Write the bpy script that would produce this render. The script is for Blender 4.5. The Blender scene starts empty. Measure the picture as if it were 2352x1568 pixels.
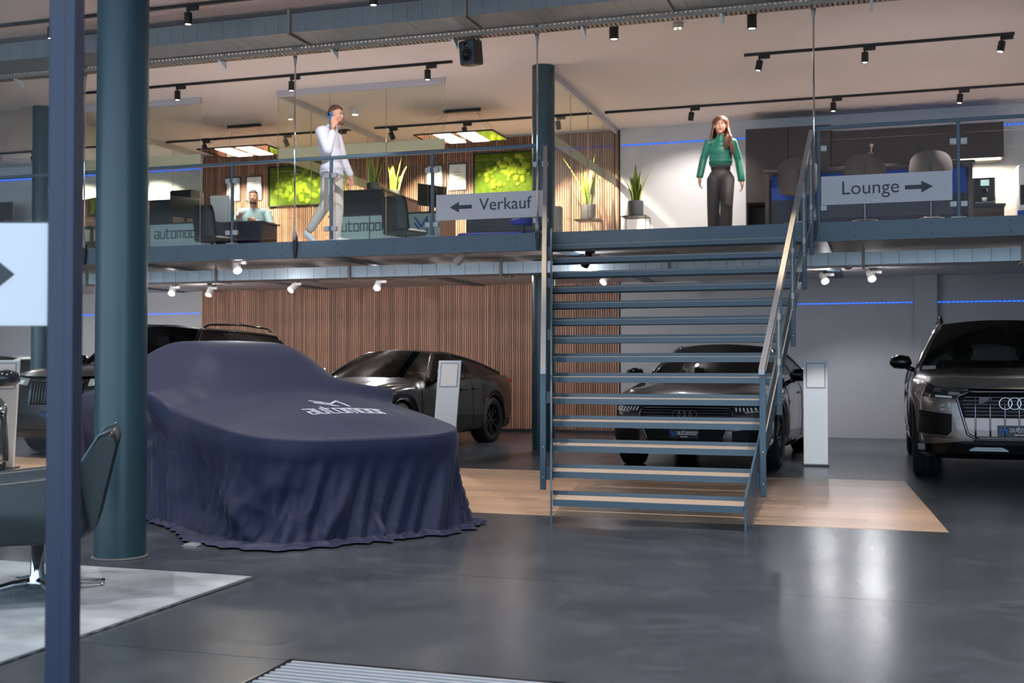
import bpy, math, random
import numpy as np
from math import sin, cos, pi, radians, sqrt, atan2, hypot
from mathutils import Vector, Matrix

RND = random.Random(11)
sc = bpy.context.scene
col = sc.collection

# ------------------------------------------------------------------ camera
cd = bpy.data.cameras.new('camera')
cam = bpy.data.objects.new('camera', cd)
col.objects.link(cam)
sc.camera = cam
cd.sensor_width = 36.0
cd.lens = 2650.0 / 2352.0 * 36.0
cam.location = (0, 0, 1.19)
cam.rotation_euler = (pi / 2 + math.atan(52 / 2650), 0, math.atan(849 / 2650))
cd.clip_start = 0.05
cd.dof.use_dof = True
cd.dof.focus_distance = 8.6
cd.dof.aperture_fstop = 2.8

# ------------------------------------------------------------------ world: evening sky light coming in through the open glass front
wd = bpy.data.worlds.new('world')
sc.world = wd
wd.use_nodes = True
bg = wd.node_tree.nodes['Background']
bg.inputs[0].default_value = (0.62, 0.79, 1.0, 1)
bg.inputs[1].default_value = 2.2

# ------------------------------------------------------------------ exposure
sc.view_settings.view_transform = 'Standard'
sc.view_settings.look = 'None'
sc.view_settings.gamma = 1.0
sc.view_settings.use_curve_mapping = False
sc.view_settings.exposure = 0.18
# lighter light paths so the full frame stays quick
cy = sc.cycles
cy.max_bounces, cy.diffuse_bounces, cy.glossy_bounces, cy.transmission_bounces, cy.transparent_max_bounces = 4, 2, 3, 3, 14
cy.caustics_reflective = cy.caustics_refractive = False
cy.use_adaptive_sampling = True
cy.adaptive_threshold = 0.12
cy.adaptive_min_samples = 16
EU = 12.0      # upper floor lamp level
EL = 3.0      # lower floor lamp level


# ------------------------------------------------------------------ helpers
def lin(c):
    return tuple(((v / 255) / 12.92 if v / 255 <= 0.04045 else ((v / 255 + 0.055) / 1.055) ** 2.4) for v in c)


def mat(name, rgb, rough=0.5, metal=0.0, var=0.0, vscale=8.0, stretch=(1, 1, 1), objvar=0.0, bump=0.0, bscale=60.0,
        emit=0.0, ecol=None, coat=0.0, spec=0.5, sheen=0.0, rvar=0.0, coord='Object'):
    m = bpy.data.materials.new(name)
    m.use_nodes = True
    nt = m.node_tree
    N, L = nt.nodes, nt.links
    b = N['Principled BSDF']
    base = lin(rgb)
    b.inputs['Base Color'].default_value = (*base, 1)
    b.inputs['Roughness'].default_value = rough
    b.inputs['Metallic'].default_value = metal
    b.inputs['Specular IOR Level'].default_value = spec
    b.inputs['Coat Weight'].default_value = coat
    b.inputs['Coat Roughness'].default_value = 0.04
    b.inputs['Sheen Weight'].default_value = sheen
    if emit:
        b.inputs['Emission Color'].default_value = (*(lin(ecol) if ecol else base), 1)
        b.inputs['Emission Strength'].default_value = emit
    tc = N.new('ShaderNodeTexCoord')
    mp = N.new('ShaderNodeMapping')
    mp.inputs['Scale'].default_value = stretch
    L.new(tc.outputs[coord], mp.inputs[0])
    if var or rvar:
        nz = N.new('ShaderNodeTexNoise')
        nz.inputs['Scale'].default_value = vscale
        nz.inputs['Detail'].default_value = 5
        L.new(mp.outputs[0], nz.inputs['Vector'])
    if var or objvar:
        hsv = N.new('ShaderNodeHueSaturation')
        hsv.inputs['Color'].default_value = (*base, 1)
        src = None
        if var:
            mr = N.new('ShaderNodeMapRange')
            mr.inputs[1].default_value = 0.25
            mr.inputs[2].default_value = 0.75
            mr.inputs[3].default_value = 1 - var
            mr.inputs[4].default_value = 1 + var
            L.new(nz.outputs['Fac'], mr.inputs[0])
            src = mr.outputs[0]
        if objvar:
            oi = N.new('ShaderNodeObjectInfo')
            mr2 = N.new('ShaderNodeMapRange')
            mr2.inputs[3].default_value = 1 - objvar
            mr2.inputs[4].default_value = 1 + objvar
            L.new(oi.outputs['Random'], mr2.inputs[0])
            if src:
                mu = N.new('ShaderNodeMath')
                mu.operation = 'MULTIPLY'
                L.new(src, mu.inputs[0])
                L.new(mr2.outputs[0], mu.inputs[1])
                src = mu.outputs[0]
            else:
                src = mr2.outputs[0]
        L.new(src, hsv.inputs['Value'])
        L.new(hsv.outputs[0], b.inputs['Base Color'])
    if rvar:
        mr3 = N.new('ShaderNodeMapRange')
        mr3.inputs[3].default_value = max(0.02, rough - rvar)
        mr3.inputs[4].default_value = rough + rvar
        L.new(nz.outputs['Fac'], mr3.inputs[0])
        L.new(mr3.outputs[0], b.inputs['Roughness'])
    if bump:
        nb = N.new('ShaderNodeTexNoise')
        nb.inputs['Scale'].default_value = bscale
        nb.inputs['Detail'].default_value = 4
        L.new(mp.outputs[0], nb.inputs['Vector'])
        bp = N.new('ShaderNodeBump')
        bp.inputs['Strength'].default_value = bump
        bp.inputs['Distance'].default_value = 0.01
        L.new(nb.outputs['Fac'], bp.inputs['Height'])
        L.new(bp.outputs[0], b.inputs['Normal'])
    return m


def glass(name, tint=(0.93, 0.97, 0.96), refl=1.0, ior=1.45, gcol=(1, 1, 1)):
    m = bpy.data.materials.new(name)
    m.use_nodes = True
    nt = m.node_tree
    N, L = nt.nodes, nt.links
    N.remove(N['Principled BSDF'])
    tr = N.new('ShaderNodeBsdfTransparent')
    tr.inputs[0].default_value = (*tint, 1)
    gl = N.new('ShaderNodeBsdfGlossy')
    gl.inputs[0].default_value = (*gcol, 1)
    gl.inputs['Roughness'].default_value = 0.02
    fr = N.new('ShaderNodeFresnel')
    fr.inputs[0].default_value = ior
    mu = N.new('ShaderNodeMath')
    mu.operation = 'MULTIPLY'
    mu.inputs[1].default_value = refl
    mu.use_clamp = True
    L.new(fr.outputs[0], mu.inputs[0])
    mx = N.new('ShaderNodeMixShader')
    L.new(mu.outputs[0], mx.inputs[0])
    L.new(tr.outputs[0], mx.inputs[1])
    L.new(gl.outputs[0], mx.inputs[2])
    L.new(mx.outputs[0], N['Material Output'].inputs[0])
    return m


class MB:
    """collects shapes and links them as one mesh object"""

    def __init__(s):
        s.v, s.f, s.mi, s.cur = [], [], [], 0

    def add(s, vs, fs):
        o = len(s.v)
        s.v += [tuple(p) for p in vs]
        s.f += [tuple(i + o for i in f) for f in fs]
        s.mi += [s.cur] * len(fs)
        return s

    def bb(s, x0, x1, y0, y1, z0, z1, M=None):
        vs = [Vector((x, y, z)) for x in (x0, x1) for y in (y0, y1) for z in (z0, z1)]
        if M:
            vs = [M @ p for p in vs]
        return s.add(vs, [(0, 1, 3, 2), (4, 6, 7, 5), (0, 4, 5, 1), (2, 3, 7, 6), (0, 2, 6, 4), (1, 5, 7, 3)])

    def rbb(s, x0, x1, y0, y1, z0, z1, r=0.01, M=None):
        """box with chamfered edges"""
        r = min(r, (x1 - x0) * .45, (y1 - y0) * .45, (z1 - z0) * .45)
        prof = [(0, r), (r, 0)]
        rings = []
        for k, (z, ins) in enumerate(((z0, r), (z0 + r, 0), (z1 - r, 0), (z1, r))):
            a0, a1, b0, b1 = x0 + ins, x1 - ins, y0 + ins, y1 - ins
            c = r if ins == 0 else r * .6
            rings.append([(a0 + c, b0, z), (a1 - c, b0, z), (a1, b0 + c, z), (a1, b1 - c, z),
                          (a1 - c, b1, z), (a0 + c, b1, z), (a0, b1 - c, z), (a0, b0 + c, z)])
        vs = [Vector(p) for rg in rings for p in rg]
        if M:
            vs = [M @ p for p in vs]
        fs = [tuple(range(7, -1, -1)), tuple(range(24, 32))]
        for k in range(3):
            for i in range(8):
                j = (i + 1) % 8
                fs.append((k * 8 + i, k * 8 + j, k * 8 + 8 + j, k * 8 + 8 + i))
        return s.add(vs, fs)

    def tube(s, pts, r, n=8, closed=False, cap=True, flat=None):
        pts = [Vector(p) for p in pts]
        m = len(pts)
        rs = r if isinstance(r, (list, tuple)) else [r] * m
        vs = []
        prev = None
        for i, p in enumerate(pts):
            if closed:
                d = pts[(i + 1) % m] - pts[i - 1]
            else:
                d = pts[min(i + 1, m - 1)] - pts[max(i - 1, 0)]
            d = d.normalized() if d.length > 1e-9 else Vector((0, 0, 1))
            if prev is None:
                a = Vector((0, 0, 1)) if abs(d.z) < .9 else Vector((1, 0, 0))
                u = d.cross(a).normalized()
            else:
                u = prev - d * prev.dot(d)
                u = u.normalized() if u.length > 1e-6 else d.orthogonal().normalized()
            prev = u
            w = d.cross(u)
            for k in range(n):
                t = 2 * pi * k / n
                vs.append(p + (u * cos(t) + w * sin(t)) * rs[i])
        fs = []
        for i in range(m if closed else m - 1):
            j = (i + 1) % m
            for k in range(n):
                k2 = (k + 1) % n
                fs.append((i * n + k, i * n + k2, j * n + k2, j * n + k))
        if cap and not closed:
            fs.append(tuple(range(n - 1, -1, -1)))
            fs.append(tuple((m - 1) * n + k for k in range(n)))
        return s.add(vs, fs)

    def cyl(s, p, q, r, r2=None, n=16):
        return s.tube([p, q], [r, r if r2 is None else r2], n)

    def lathe(s, prof, n=24, M=None, cap=True):
        vs = []
        for (r, z) in prof:
            for k in range(n):
                t = 2 * pi * k / n
                vs.append(Vector((r * cos(t), r * sin(t), z)))
        if M:
            vs = [M @ p for p in vs]
        fs = []
        for i in range(len(prof) - 1):
            for k in range(n):
                k2 = (k + 1) % n
                fs.append((i * n + k, i * n + k2, (i + 1) * n + k2, (i + 1) * n + k))
        if cap:
            if prof[0][0] > 1e-6:
                fs.append(tuple(range(n - 1, -1, -1)))
            if prof[-1][0] > 1e-6:
                fs.append(tuple((len(prof) - 1) * n + k for k in range(n)))
        return s.add(vs, fs)

    def grid(s, fn, nu, nv, thick=None):
        vs = [fn(i / nu, j / nv) for j in range(nv + 1) for i in range(nu + 1)]
        w = nu + 1
        fs = [(j * w + i, j * w + i + 1, (j + 1) * w + i + 1, (j + 1) * w + i) for j in range(nv) for i in range(nu)]
        return s.add(vs, fs)

    def prism(s, poly, a, b, M=None):
        """polygon in local xz, extruded along local y from a to b"""
        n = len(poly)
        vs = [Vector((x, a, z)) for x, z in poly] + [Vector((x, b, z)) for x, z in poly]
        if M:
            vs = [M @ p for p in vs]
        fs = [tuple(range(n)), tuple(range(2 * n - 1, n - 1, -1))]
        for i in range(n):
            j = (i + 1) % n
            fs.append((i, n + i, n + j, j))
        return s.add(vs, fs)

    def ball(s, c, r, n=12, m=8, M=None):
        c = Vector(c)
        r = Vector(r) if isinstance(r, (tuple, list)) else Vector((r, r, r))
        vs = []
        for j in range(m + 1):
            ph = pi * j / m
            for k in range(n):
                t = 2 * pi * k / n
                p = Vector((r.x * sin(ph) * cos(t), r.y * sin(ph) * sin(t), -r.z * cos(ph)))
                vs.append(c + (M @ p if M else p))
        fs = [(j * n + k, j * n + (k + 1) % n, (j + 1) * n + (k + 1) % n, (j + 1) * n + k) for j in range(m) for k in range(n)]
        return s.add(vs, fs)

    def strokes(s, lines, w, a, b, M, sub=None):
        """polylines in local xz drawn as bars of width w"""
        for ln in lines:
            for (x0, z0), (x1, z1) in zip(ln, ln[1:]):
                d = hypot(x1 - x0, z1 - z0)
                if d < 1e-6:
                    continue
                ux, uz = (x1 - x0) / d * w / 2, (z1 - z0) / d * w / 2
                k = 1 if not sub else max(1, int(d / sub))
                X0, Z0, X1, Z1 = x0 - ux, z0 - uz, x1 + ux, z1 + uz
                for i in range(k):
                    p0, p1 = i / k, (i + 1) / k
                    ax, az = X0 + (X1 - X0) * p0, Z0 + (Z1 - Z0) * p0
                    bx, bz = X0 + (X1 - X0) * p1, Z0 + (Z1 - Z0) * p1
                    poly = [(ax - uz, az + ux), (ax + uz, az - ux), (bx + uz, bz - ux), (bx - uz, bz + ux)]
                    if callable(M):
                        vs = [M(x, a, z) for x, z in poly] + [M(x, b, z) for x, z in poly]
                        s.add(vs, [(0, 1, 2, 3), (7, 6, 5, 4), (0, 4, 5, 1), (1, 5, 6, 2), (2, 6, 7, 3), (3, 7, 4, 0)])
                    else:
                        s.prism(poly, a, b, M)
        return s

    def mesh(s, name, mats, smooth=False):
        me = bpy.data.meshes.new(name)
        me.from_pydata([tuple(p) for p in s.v], [], s.f)
        for m in (mats if isinstance(mats, (list, tuple)) else [mats]):
            me.materials.append(m)
        if any(s.mi):
            me.polygons.foreach_set('material_index', s.mi)
        if smooth:
            me.polygons.foreach_set('use_smooth', [True] * len(me.polygons))
            if smooth != True:
                me.set_sharp_from_angle(angle=radians(smooth))
        me.update()
        return me

    def build(s, name, mats, parent=None, smooth=False, loc=None, rz=0, label=None, cat=None, group=None, kind=None):
        return link(name, s.mesh(name, mats, smooth), parent, loc, rz, label, cat, group, kind)


def link(name, me, parent=None, loc=None, rz=0, label=None, cat=None, group=None, kind=None):
    o = bpy.data.objects.new(name, me)
    col.objects.link(o)
    if parent:
        o.parent = parent
    if loc:
        o.location = loc
    if rz:
        o.rotation_euler = (0, 0, rz)
    tag(o, label, cat, group, kind)
    return o


def tag(o, label=None, cat=None, group=None, kind=None):
    if label:
        o['label'] = label
    if cat:
        o['category'] = cat
    if group:
        o['group'] = group
    if kind:
        o['kind'] = kind
    return o


def thing(name, label, cat, loc=(0, 0, 0), rz=0, group=None, kind=None):
    return link(name, None, None, loc, rz, label, cat, group, kind)


def dup(root, loc, rz=0, label=None, group=None):
    r = root.copy()
    col.objects.link(r)
    r.location = loc
    r.rotation_euler = (0, 0, rz)
    if label:
        r['label'] = label
    if group:
        r['group'] = group
    for ch in list(root.children):
        c = ch.copy()
        col.objects.link(c)
        c.parent = r
        for g in list(ch.children):
            d = g.copy()
            col.objects.link(d)
            d.parent = c
    return r


def spot(parent, loc, target, energy, angle=60, blend=0.5, color=(1, 1, 1), r=0.03):
    l = bpy.data.lights.new('lamp_light', 'SPOT')
    l.energy = energy
    l.spot_size = radians(angle)
    l.spot_blend = blend
    l.color = color
    l.shadow_soft_size = r
    o = bpy.data.objects.new('lamp_light', l)
    col.objects.link(o)
    if parent:
        o.parent = parent
    o.location = loc
    d = Vector(target) - Vector(loc)
    o.rotation_euler = d.to_track_quat('-Z', 'Y').to_euler()
    return o


def text_mesh(body, size, name='lettering'):
    cu = bpy.data.curves.new(name, 'FONT')
    cu.body = body
    cu.size = size
    cu.extrude = 0.0015
    cu.align_x = 'LEFT'
    o = bpy.data.objects.new(name, cu)
    col.objects.link(o)
    dg = bpy.context.evaluated_depsgraph_get()
    me = bpy.data.meshes.new_from_object(o.evaluated_get(dg))
    bpy.data.objects.remove(o)
    bpy.data.curves.remove(cu)
    return me


def smooth_interp(pts, x):
    """piecewise cubic (monotone-ish Catmull) through (x, value) pairs"""
    if x <= pts[0][0]:
        return pts[0][1]
    if x >= pts[-1][0]:
        return pts[-1][1]
    for i in range(len(pts) - 1):
        if x <= pts[i + 1][0]:
            break
    x0, y0 = pts[i]
    x1, y1 = pts[i + 1]
    h = x1 - x0

    def slope(k):
        if k == 0:
            return (pts[1][1] - pts[0][1]) / (pts[1][0] - pts[0][0])
        if k == len(pts) - 1:
            return (pts[k][1] - pts[k - 1][1]) / (pts[k][0] - pts[k - 1][0])
        return (pts[k + 1][1] - pts[k - 1][1]) / (pts[k + 1][0] - pts[k - 1][0])
    t = (x - x0) / h
    m0, m1 = slope(i) * h, slope(i + 1) * h
    return (2 * t ** 3 - 3 * t ** 2 + 1) * y0 + (t ** 3 - 2 * t ** 2 + t) * m0 + (-2 * t ** 3 + 3 * t ** 2) * y1 + (t ** 3 - t ** 2) * m1


def lerp(a, b, t):
    return a + (b - a) * t


def sstep(a, b, x):
    t = min(1, max(0, (x - a) / (b - a)))
    return t * t * (3 - 2 * t)


# the dealer's lettering, drawn as strokes: "automoor" and its mark
GLY = {'a': (1, [[(0.05, 1), (1, 1), (1, 0), (0, 0), (0, .5), (1, .5)]]), 'u': (1, [[(0, 1), (0, 0), (1, 0), (1, 1)]]),
       't': (.85, [[(.15, 1.35), (.15, 0), (.85, 0)], [(0, 1), (.8, 1)]]), 'o': (1, [[(0, 0), (1, 0), (1, 1), (0, 1), (0, 0)]]),
       'm': (1.5, [[(0, 0), (0, 1), (1.5, 1), (1.5, 0)], [(.75, 1), (.75, 0)]]), 'r': (.75, [[(0, 0), (0, 1), (.75, 1)]])}


def logotype(w, h):
    adv = 0
    out = []
    tot = sum(GLY[c][0] for c in 'automoor') + .46 * 7
    k = w / tot
    for c in 'automoor':
        gw, ls = GLY[c]
        out += [[(-w / 2 + (adv + x) * k, z * h) for x, z in l] for l in ls]
        adv += gw + .46
    return out


def logomark(w, h):
    ls = [[(0, 1), (.52, .42), (1, 1), (1, 0)], [(0, .62), (.58, 0)]]
    return [[((x - .5) * w, z * h) for x, z in l] for l in ls]


# ------------------------------------------------------------------ materials
M_floor = mat('polished_dark_concrete', (66, 71, 76), 0.24, var=.28, vscale=1.3, bump=.035, bscale=170, rvar=.06, spec=.5, coord='Object')
nt_ = M_floor.node_tree
sm_ = nt_.nodes.new('ShaderNodeTexNoise')          # faint scuffs and wipe marks
sm_.inputs['Scale'].default_value, sm_.inputs['Detail'].default_value, sm_.inputs['Distortion'].default_value = 2.3, 9, 2.2
sr_ = nt_.nodes.new('ShaderNodeMapRange')
sr_.inputs[1].default_value, sr_.inputs[2].default_value, sr_.inputs[3].default_value, sr_.inputs[4].default_value = .50, .80, 0, .30
sx_ = nt_.nodes.new('ShaderNodeMix')
sx_.data_type = 'RGBA'
sx_.inputs['B'].default_value = (.17, .19, .21, 1)
pb_ = nt_.nodes['Principled BSDF']
src_ = pb_.inputs['Base Color'].links[0].from_socket
nt_.links.new([n for n in nt_.nodes if n.type == 'MAPPING'][0].outputs[0], sm_.inputs['Vector'])
nt_.links.new(sm_.outputs['Fac'], sr_.inputs[0])
nt_.links.new(sr_.outputs[0], sx_.inputs['Factor'])
nt_.links.new(src_, sx_.inputs['A'])
nt_.links.new(sx_.outputs['Result'], pb_.inputs['Base Color'])
M_wood = mat('oak_plank', (208, 172, 140), 0.34, var=.16, vscale=3, stretch=(1, 14, 14), objvar=.14)
M_treadwood = mat('oak_tread', (224, 196, 170), 0.4, var=.12, vscale=5, stretch=(1, 20, 20))
M_slat = mat('oiled_walnut_slat', (160, 118, 96), 0.5, var=.25, vscale=2.2, stretch=(9, 9, 1), objvar=.30)
M_felt = mat('black_acoustic_felt', (26, 23, 22), 0.95)
M_wall = mat('white_plaster', (222, 221, 222), 0.75, var=.02, vscale=2)
M_ceil = mat('painted_ceiling', (234, 222, 218), 0.8, var=.03, vscale=.7)
M_soffit = mat('soffit_board', (238, 232, 228), 0.6, var=.03)
M_upfloor = mat('upper_floor_vinyl', (206, 198, 194), 0.4, var=.05)
M_steel = mat('blue_grey_paint', (78, 100, 115), 0.38, var=.04, vscale=5)
M_col = mat('petrol_paint', (46, 72, 80), 0.30, var=.05, vscale=3, bump=.06, bscale=18)
M_brush = mat('brushed_steel', (170, 170, 172), 0.42, metal=.5, var=.06, vscale=20)
M_chrome = mat('chrome', (215, 220, 222), 0.08, metal=1)
M_galv_shade = mat('shaded_galvanised_sheet', (128, 136, 140), 0.42, metal=.45, var=.10, vscale=2.6, objvar=.05)  # same sheet as the lower duct, with the upper shade put into its colour
M_galv = mat('galvanised_sheet', (206, 220, 226), 0.36, metal=.35, var=.14, vscale=2.6, objvar=.05)
M_tray = mat('galvanised_tray', (150, 140, 130), 0.5, metal=.7, var=.1)
M_black = mat('matt_black', (24, 24, 26), 0.45)
M_blackg = mat('gloss_black', (12, 12, 14), 0.12)
M_white = mat('white_lacquer', (228, 230, 232), 0.35)
M_spotw = mat('white_spot_housing', (190, 188, 188), 0.4)
M_lens = mat('lamp_lens', (255, 250, 242), 0.3, emit=14, ecol=(255, 250, 242))
M_lensL = mat('lower_lamp_lens', (255, 252, 250), 0.3, emit=30, ecol=(255, 250, 250))
M_panel = mat('pendant_diffuser', (255, 246, 230), 0.4, emit=4.0, ecol=(255, 244, 226))
M_led = mat('blue_led', (40, 90, 255), 0.4, emit=1.6, ecol=(16, 104, 255))
M_glass = glass('clear_glass', (0.955, 0.98, 0.975), .10)
M_office = glass('office_glass', (0.965, 0.98, 0.95), .16)
M_front = glass('entrance_glass', (0.96, 0.98, 0.98), .12)
M_edge = mat('glass_edge', (196, 178, 160), 0.2, spec=.6)
M_frost = mat('frosted_film', (206, 200, 172), 0.7)
M_sign = mat('sign_board', (205, 206, 212), 0.45)
M_signtx = mat('sign_lettering', (50, 58, 64), 0.5)
M_alu = mat('aluminium', (206, 210, 214), 0.4, metal=.45)
M_teal = mat('desk_front', (168, 196, 205), 0.25)
M_desk = mat('dark_desk_top', (40, 42, 46), 0.35)
M_cab = mat('dark_brown_cabinet', (58, 52, 52), 0.5, var=.08, vscale=30, stretch=(1, 1, .1))
M_bluerefl = mat('blue_glass_reflection', (16, 66, 160), 0.35)  # blue of the railing-glass reflections, painted onto lounge fronts
M_navy = mat('navy_front', (34, 38, 54), 0.4)
M_stool = mat('taupe_leather', (86, 78, 76), 0.55, var=.06, vscale=12)
M_moss = mat('flat_moss', (84, 106, 8), 0.95, var=.35, vscale=14, bump=.8, bscale=40)
M_mossb = mat('cushion_moss', (158, 178, 40), 0.95, var=.22, vscale=18, objvar=.16, bump=.8, bscale=60)
M_paper = mat('paper', (240, 240, 238), 0.7)
M_print = mat('grey_print', (150, 150, 150), 0.7)
M_leaf = mat('snake_leaf', (96, 118, 44), 0.45, var=.35, vscale=24, stretch=(1, 1, 3))
M_leafy = mat('snake_leaf_margin', (188, 190, 84), 0.5)
M_pot = mat('grey_pot', (86, 86, 90), 0.6, var=.05)
M_soil = mat('soil', (40, 30, 24), 0.9)
M_screen = mat('dark_screen', (20, 22, 24), 0.15)
M_tyre = mat('tyre_rubber', (30, 32, 34), 0.75)
M_rimd = mat('dark_rim', (52, 54, 58), 0.25, metal=.8)
M_rimb = mat('bright_rim_face', (170, 172, 176), 0.25, metal=.9)
M_well = mat('wheel_well', (8, 8, 9), 0.9)
M_cglass = glass('car_glass', (0.52, 0.57, 0.55), 1.0, gcol=(.9, .9, .9))
M_dglass = glass('privacy_glass', (0.24, 0.25, 0.25), 1.2, gcol=(.9, .9, .9))
M_seat = mat('car_interior', (34, 34, 36), 0.7)
M_lampg = mat('headlamp_lens', (190, 198, 200), 0.1, metal=.5)
M_lampd = mat('headlamp_dark', (70, 76, 80), 0.12, metal=.6)
M_drl = mat('daytime_lamp', (236, 240, 240), 0.2)
M_grille = mat('grille_black', (8, 9, 10), 0.55, spec=.2)
M_chromed = mat('dark_chrome', (120, 122, 126), 0.16, metal=1)
M_plate = mat('plate_black', (32, 36, 42), 0.4)
M_blue = mat('logo_blue', (24, 92, 200), 0.4)
M_tail = mat('tail_lamp', (170, 16, 20), 0.2)
M_rug = mat('grey_rug', (154, 160, 164), 0.95, var=.42, vscale=2.6, stretch=(1, 1.5, 1), bump=.7, bscale=90)
M_leather = mat('dark_teal_leather', (24, 34, 38), 0.38, var=.05, bump=.08, bscale=120)
M_mull = mat('blue_grey_profile', (40, 50, 74), 0.42)
M_cover = mat('navy_cover_cloth', (3, 22, 58), 0.58, var=.05, vscale=3, sheen=.16, spec=.45)
M_cover.node_tree.nodes['Principled BSDF'].inputs['Sheen Tint'].default_value = (.60, .57, .62, 1)
M_cover.node_tree.nodes['Principled BSDF'].inputs['Sheen Roughness'].default_value = .55
M_printw = mat('white_cover_print', (214, 218, 226), 0.6)
M_skin = mat('skin', (214, 158, 132), 0.5)
M_led2 = mat('warm_strip', (255, 240, 200), .4, emit=8, ecol=(255, 238, 196))
# ================================================================== THE SETTING
def struct(name, mb, m, label=None, parent=None, smooth=False):
    return mb.build(name, m, parent, smooth, label=label, kind='structure')


Z2 = 2.69     # upper floor level
ZC = 5.25     # upper ceiling
YE = 12.65    # balcony edge
YW = 19.45    # back wall

floor = thing('floor', 'dark polished concrete showroom floor with thin joints', 'floor', kind='structure')
MB().bb(-24, 9, -3, 19.6, -.12, -.006).build('floor_bed', mat('joint_mortar', (92, 96, 98), .8), floor)
ys = [-3, 4.165, 6.13, 8.74]
for a, b in zip(ys, ys[1:]):
    for x0, x1 in ((-24, -9.2), (-9.2, 9)) if a < 6 else ((-24, -13.5), (-13.5, 9)):
        MB().bb(x0 + .003, x1 - .003, a + .003, b - .003, -.05, 0).build('slab', M_floor, floor)
MB().add([(.455, 8.743, -.05), (9, 8.743, -.05), (9, 12.417, -.05), (.225, 12.417, -.05), (.455, 8.743, 0), (9, 8.743, 0), (9, 12.417, 0), (.225, 12.417, 0)],
         [(3, 2, 1, 0), (4, 5, 6, 7), (0, 1, 5, 4), (1, 2, 6, 5), (2, 3, 7, 6), (3, 0, 4, 7)]).build('slab', M_floor, floor)
for a, b in ((12.42, 15.04), (15.04, 19.6)):
    for x0, x1 in ((-24, -9.0), (-9.0, -3.4), (-3.4, 2.2), (2.2, 9)):
        MB().bb(x0 + .003, x1 - .003, a + .003, b - .003, -.05, 0).build('slab', M_floor, floor)

inlay = thing('floor_inlay', 'warm oak plank strip let into the concrete under the stairs', 'floor', kind='structure')
nrow = 20
for i in range(nrow):
    y0 = 8.745 + i * (3.67 / nrow)
    y1 = y0 + 3.67 / nrow
    xe = lerp(.445, .215, (i + .5) / nrow)
    x = -14 - RND.random() * 1.8
    while x < xe - .05:
        l = 1.5 + RND.random() * .7
        x2 = min(xe, x + l)
        if xe - x2 < .35:
            x2 = xe
        ea, eb = (lerp(.447, .217, i / nrow), lerp(.447, .217, (i + 1) / nrow)) if x2 == xe else (x2, x2)
        P = [(x + .0012, y0 + .0012), (ea - .0012, y0 + .0012), (eb - .0012, y1 - .0012), (x + .0012, y1 - .0012)]
        MB().add([(px, py, z) for z in (-.04, .001) for px, py in P], [(3, 2, 1, 0), (4, 5, 6, 7), (0, 1, 5, 4), (1, 2, 6, 5), (2, 3, 7, 6), (3, 0, 4, 7)]).build('plank', M_wood, inlay)
        x = x2

wb = MB().bb(-24, 9, YW, YW + .2, 2.6, ZC)
wall_back = struct('wall_back', wb, M_wall, 'white plastered back wall running behind both storeys')
M_wall_dim = mat('dimmed_white_plaster', (168, 169, 172), 0.75, var=.02, vscale=2)  # dim light on the white lower wall, put into a darker plaster colour
struct('wall_back_lower', MB().bb(-24, 9, YW, YW + .2, 0, 2.599), M_wall_dim, 'white plastered wall behind the parked cars, its dimness put into the colour')
struct('wall_left', MB().bb(-24.2, -24, -3, YW + .2, 0, ZC), M_wall, 'white side wall at the far left end of the hall')
struct('wall_right', MB().bb(9, 9.2, -3, YW + .2, 0, ZC), M_wall, 'white side wall at the far right end of the hall')
struct('ceiling', MB().bb(-24.2, 9.2, -1.5, YW + .2, ZC, ZC + .15), M_ceil, 'warm white flat ceiling over the upper storey')
cl = thing('ceiling_lower', 'pale soffit boards under the upper floor', 'ceiling', kind='structure')
xs = [-24, -16.05, -12.98, -9.91, -6.84, -3.77, -.70, 2.37, 9]
for a, b in zip(xs, xs[1:]):
    for y0, y1 in ((12.67, 16.0), (16.0, YW)):
        MB().bb(a + .012, b - .012, y0 + .006, y1 - .006, 2.60, 2.63).build('soffit_board', M_soffit, cl)
MB().bb(-24, 9, 12.67, YW, 2.632, 2.65).build('soffit_backing', M_black, cl)
struct('floor_upper', MB().bb(-24, 9, 12.661, YW, 2.651, Z2), M_upfloor, 'grey upper storey floor behind the balcony edge')
pl = struct('trim_1', MB().bb(.50, .84, YW - .13, YW, 0, 2.599), M_wall_dim, 'pilaster on the lower back wall, dimmed by colour like it')
struct('baseboard_back', MB().bb(-4.2, .50, YW - .015, YW, 0, .07).bb(.84, 9, YW - .015, YW, 0, .07), M_wall_dim, 'skirting along the lower right back wall, dimmed by colour like it')
for i, xb in enumerate((-12.95, -9.88, -6.81, -3.74, -.67, 2.40)):
    struct('trim_%d' % (i + 2), MB().bb(xb - .09, xb + .09, 12.68, YW - .1, 2.578, 2.599), M_steel, 'steel beam flange under the soffit')

# timber slats on the back wall, one cladding per storey
sl_pitch = .0423
for nm, lab, z0, z1 in (('cladding_lower', 'walnut slat cladding on the lower back wall', .05, 2.595), ('cladding_upper', 'walnut slat cladding on the upper office wall', Z2 + .005, ZC - .03)):
    cld = thing(nm, lab, 'cladding', kind='structure')
    MB().bb(-12.53, -4.275, YW - .02, YW - .001, z0, z1).build('felt_backing', M_felt, cld)
    MB().bb(-12.53, -4.275, YW - .03, YW - .001, z0 - .049 if z0 < 1 else z0 - .004, z0 - .001).build('base_strip', M_black, cld)
    me = MB().bb(-.0125, .0125, YW - .047, YW - .0195, z0 + .002, z1 - .002).mesh('slat', M_slat)
    n = int((12.53 - 4.245) / sl_pitch)
    for i in range(n):
        o = link('slat', me, cld, (-12.53 + .02 + i * sl_pitch, 0, 0))

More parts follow.
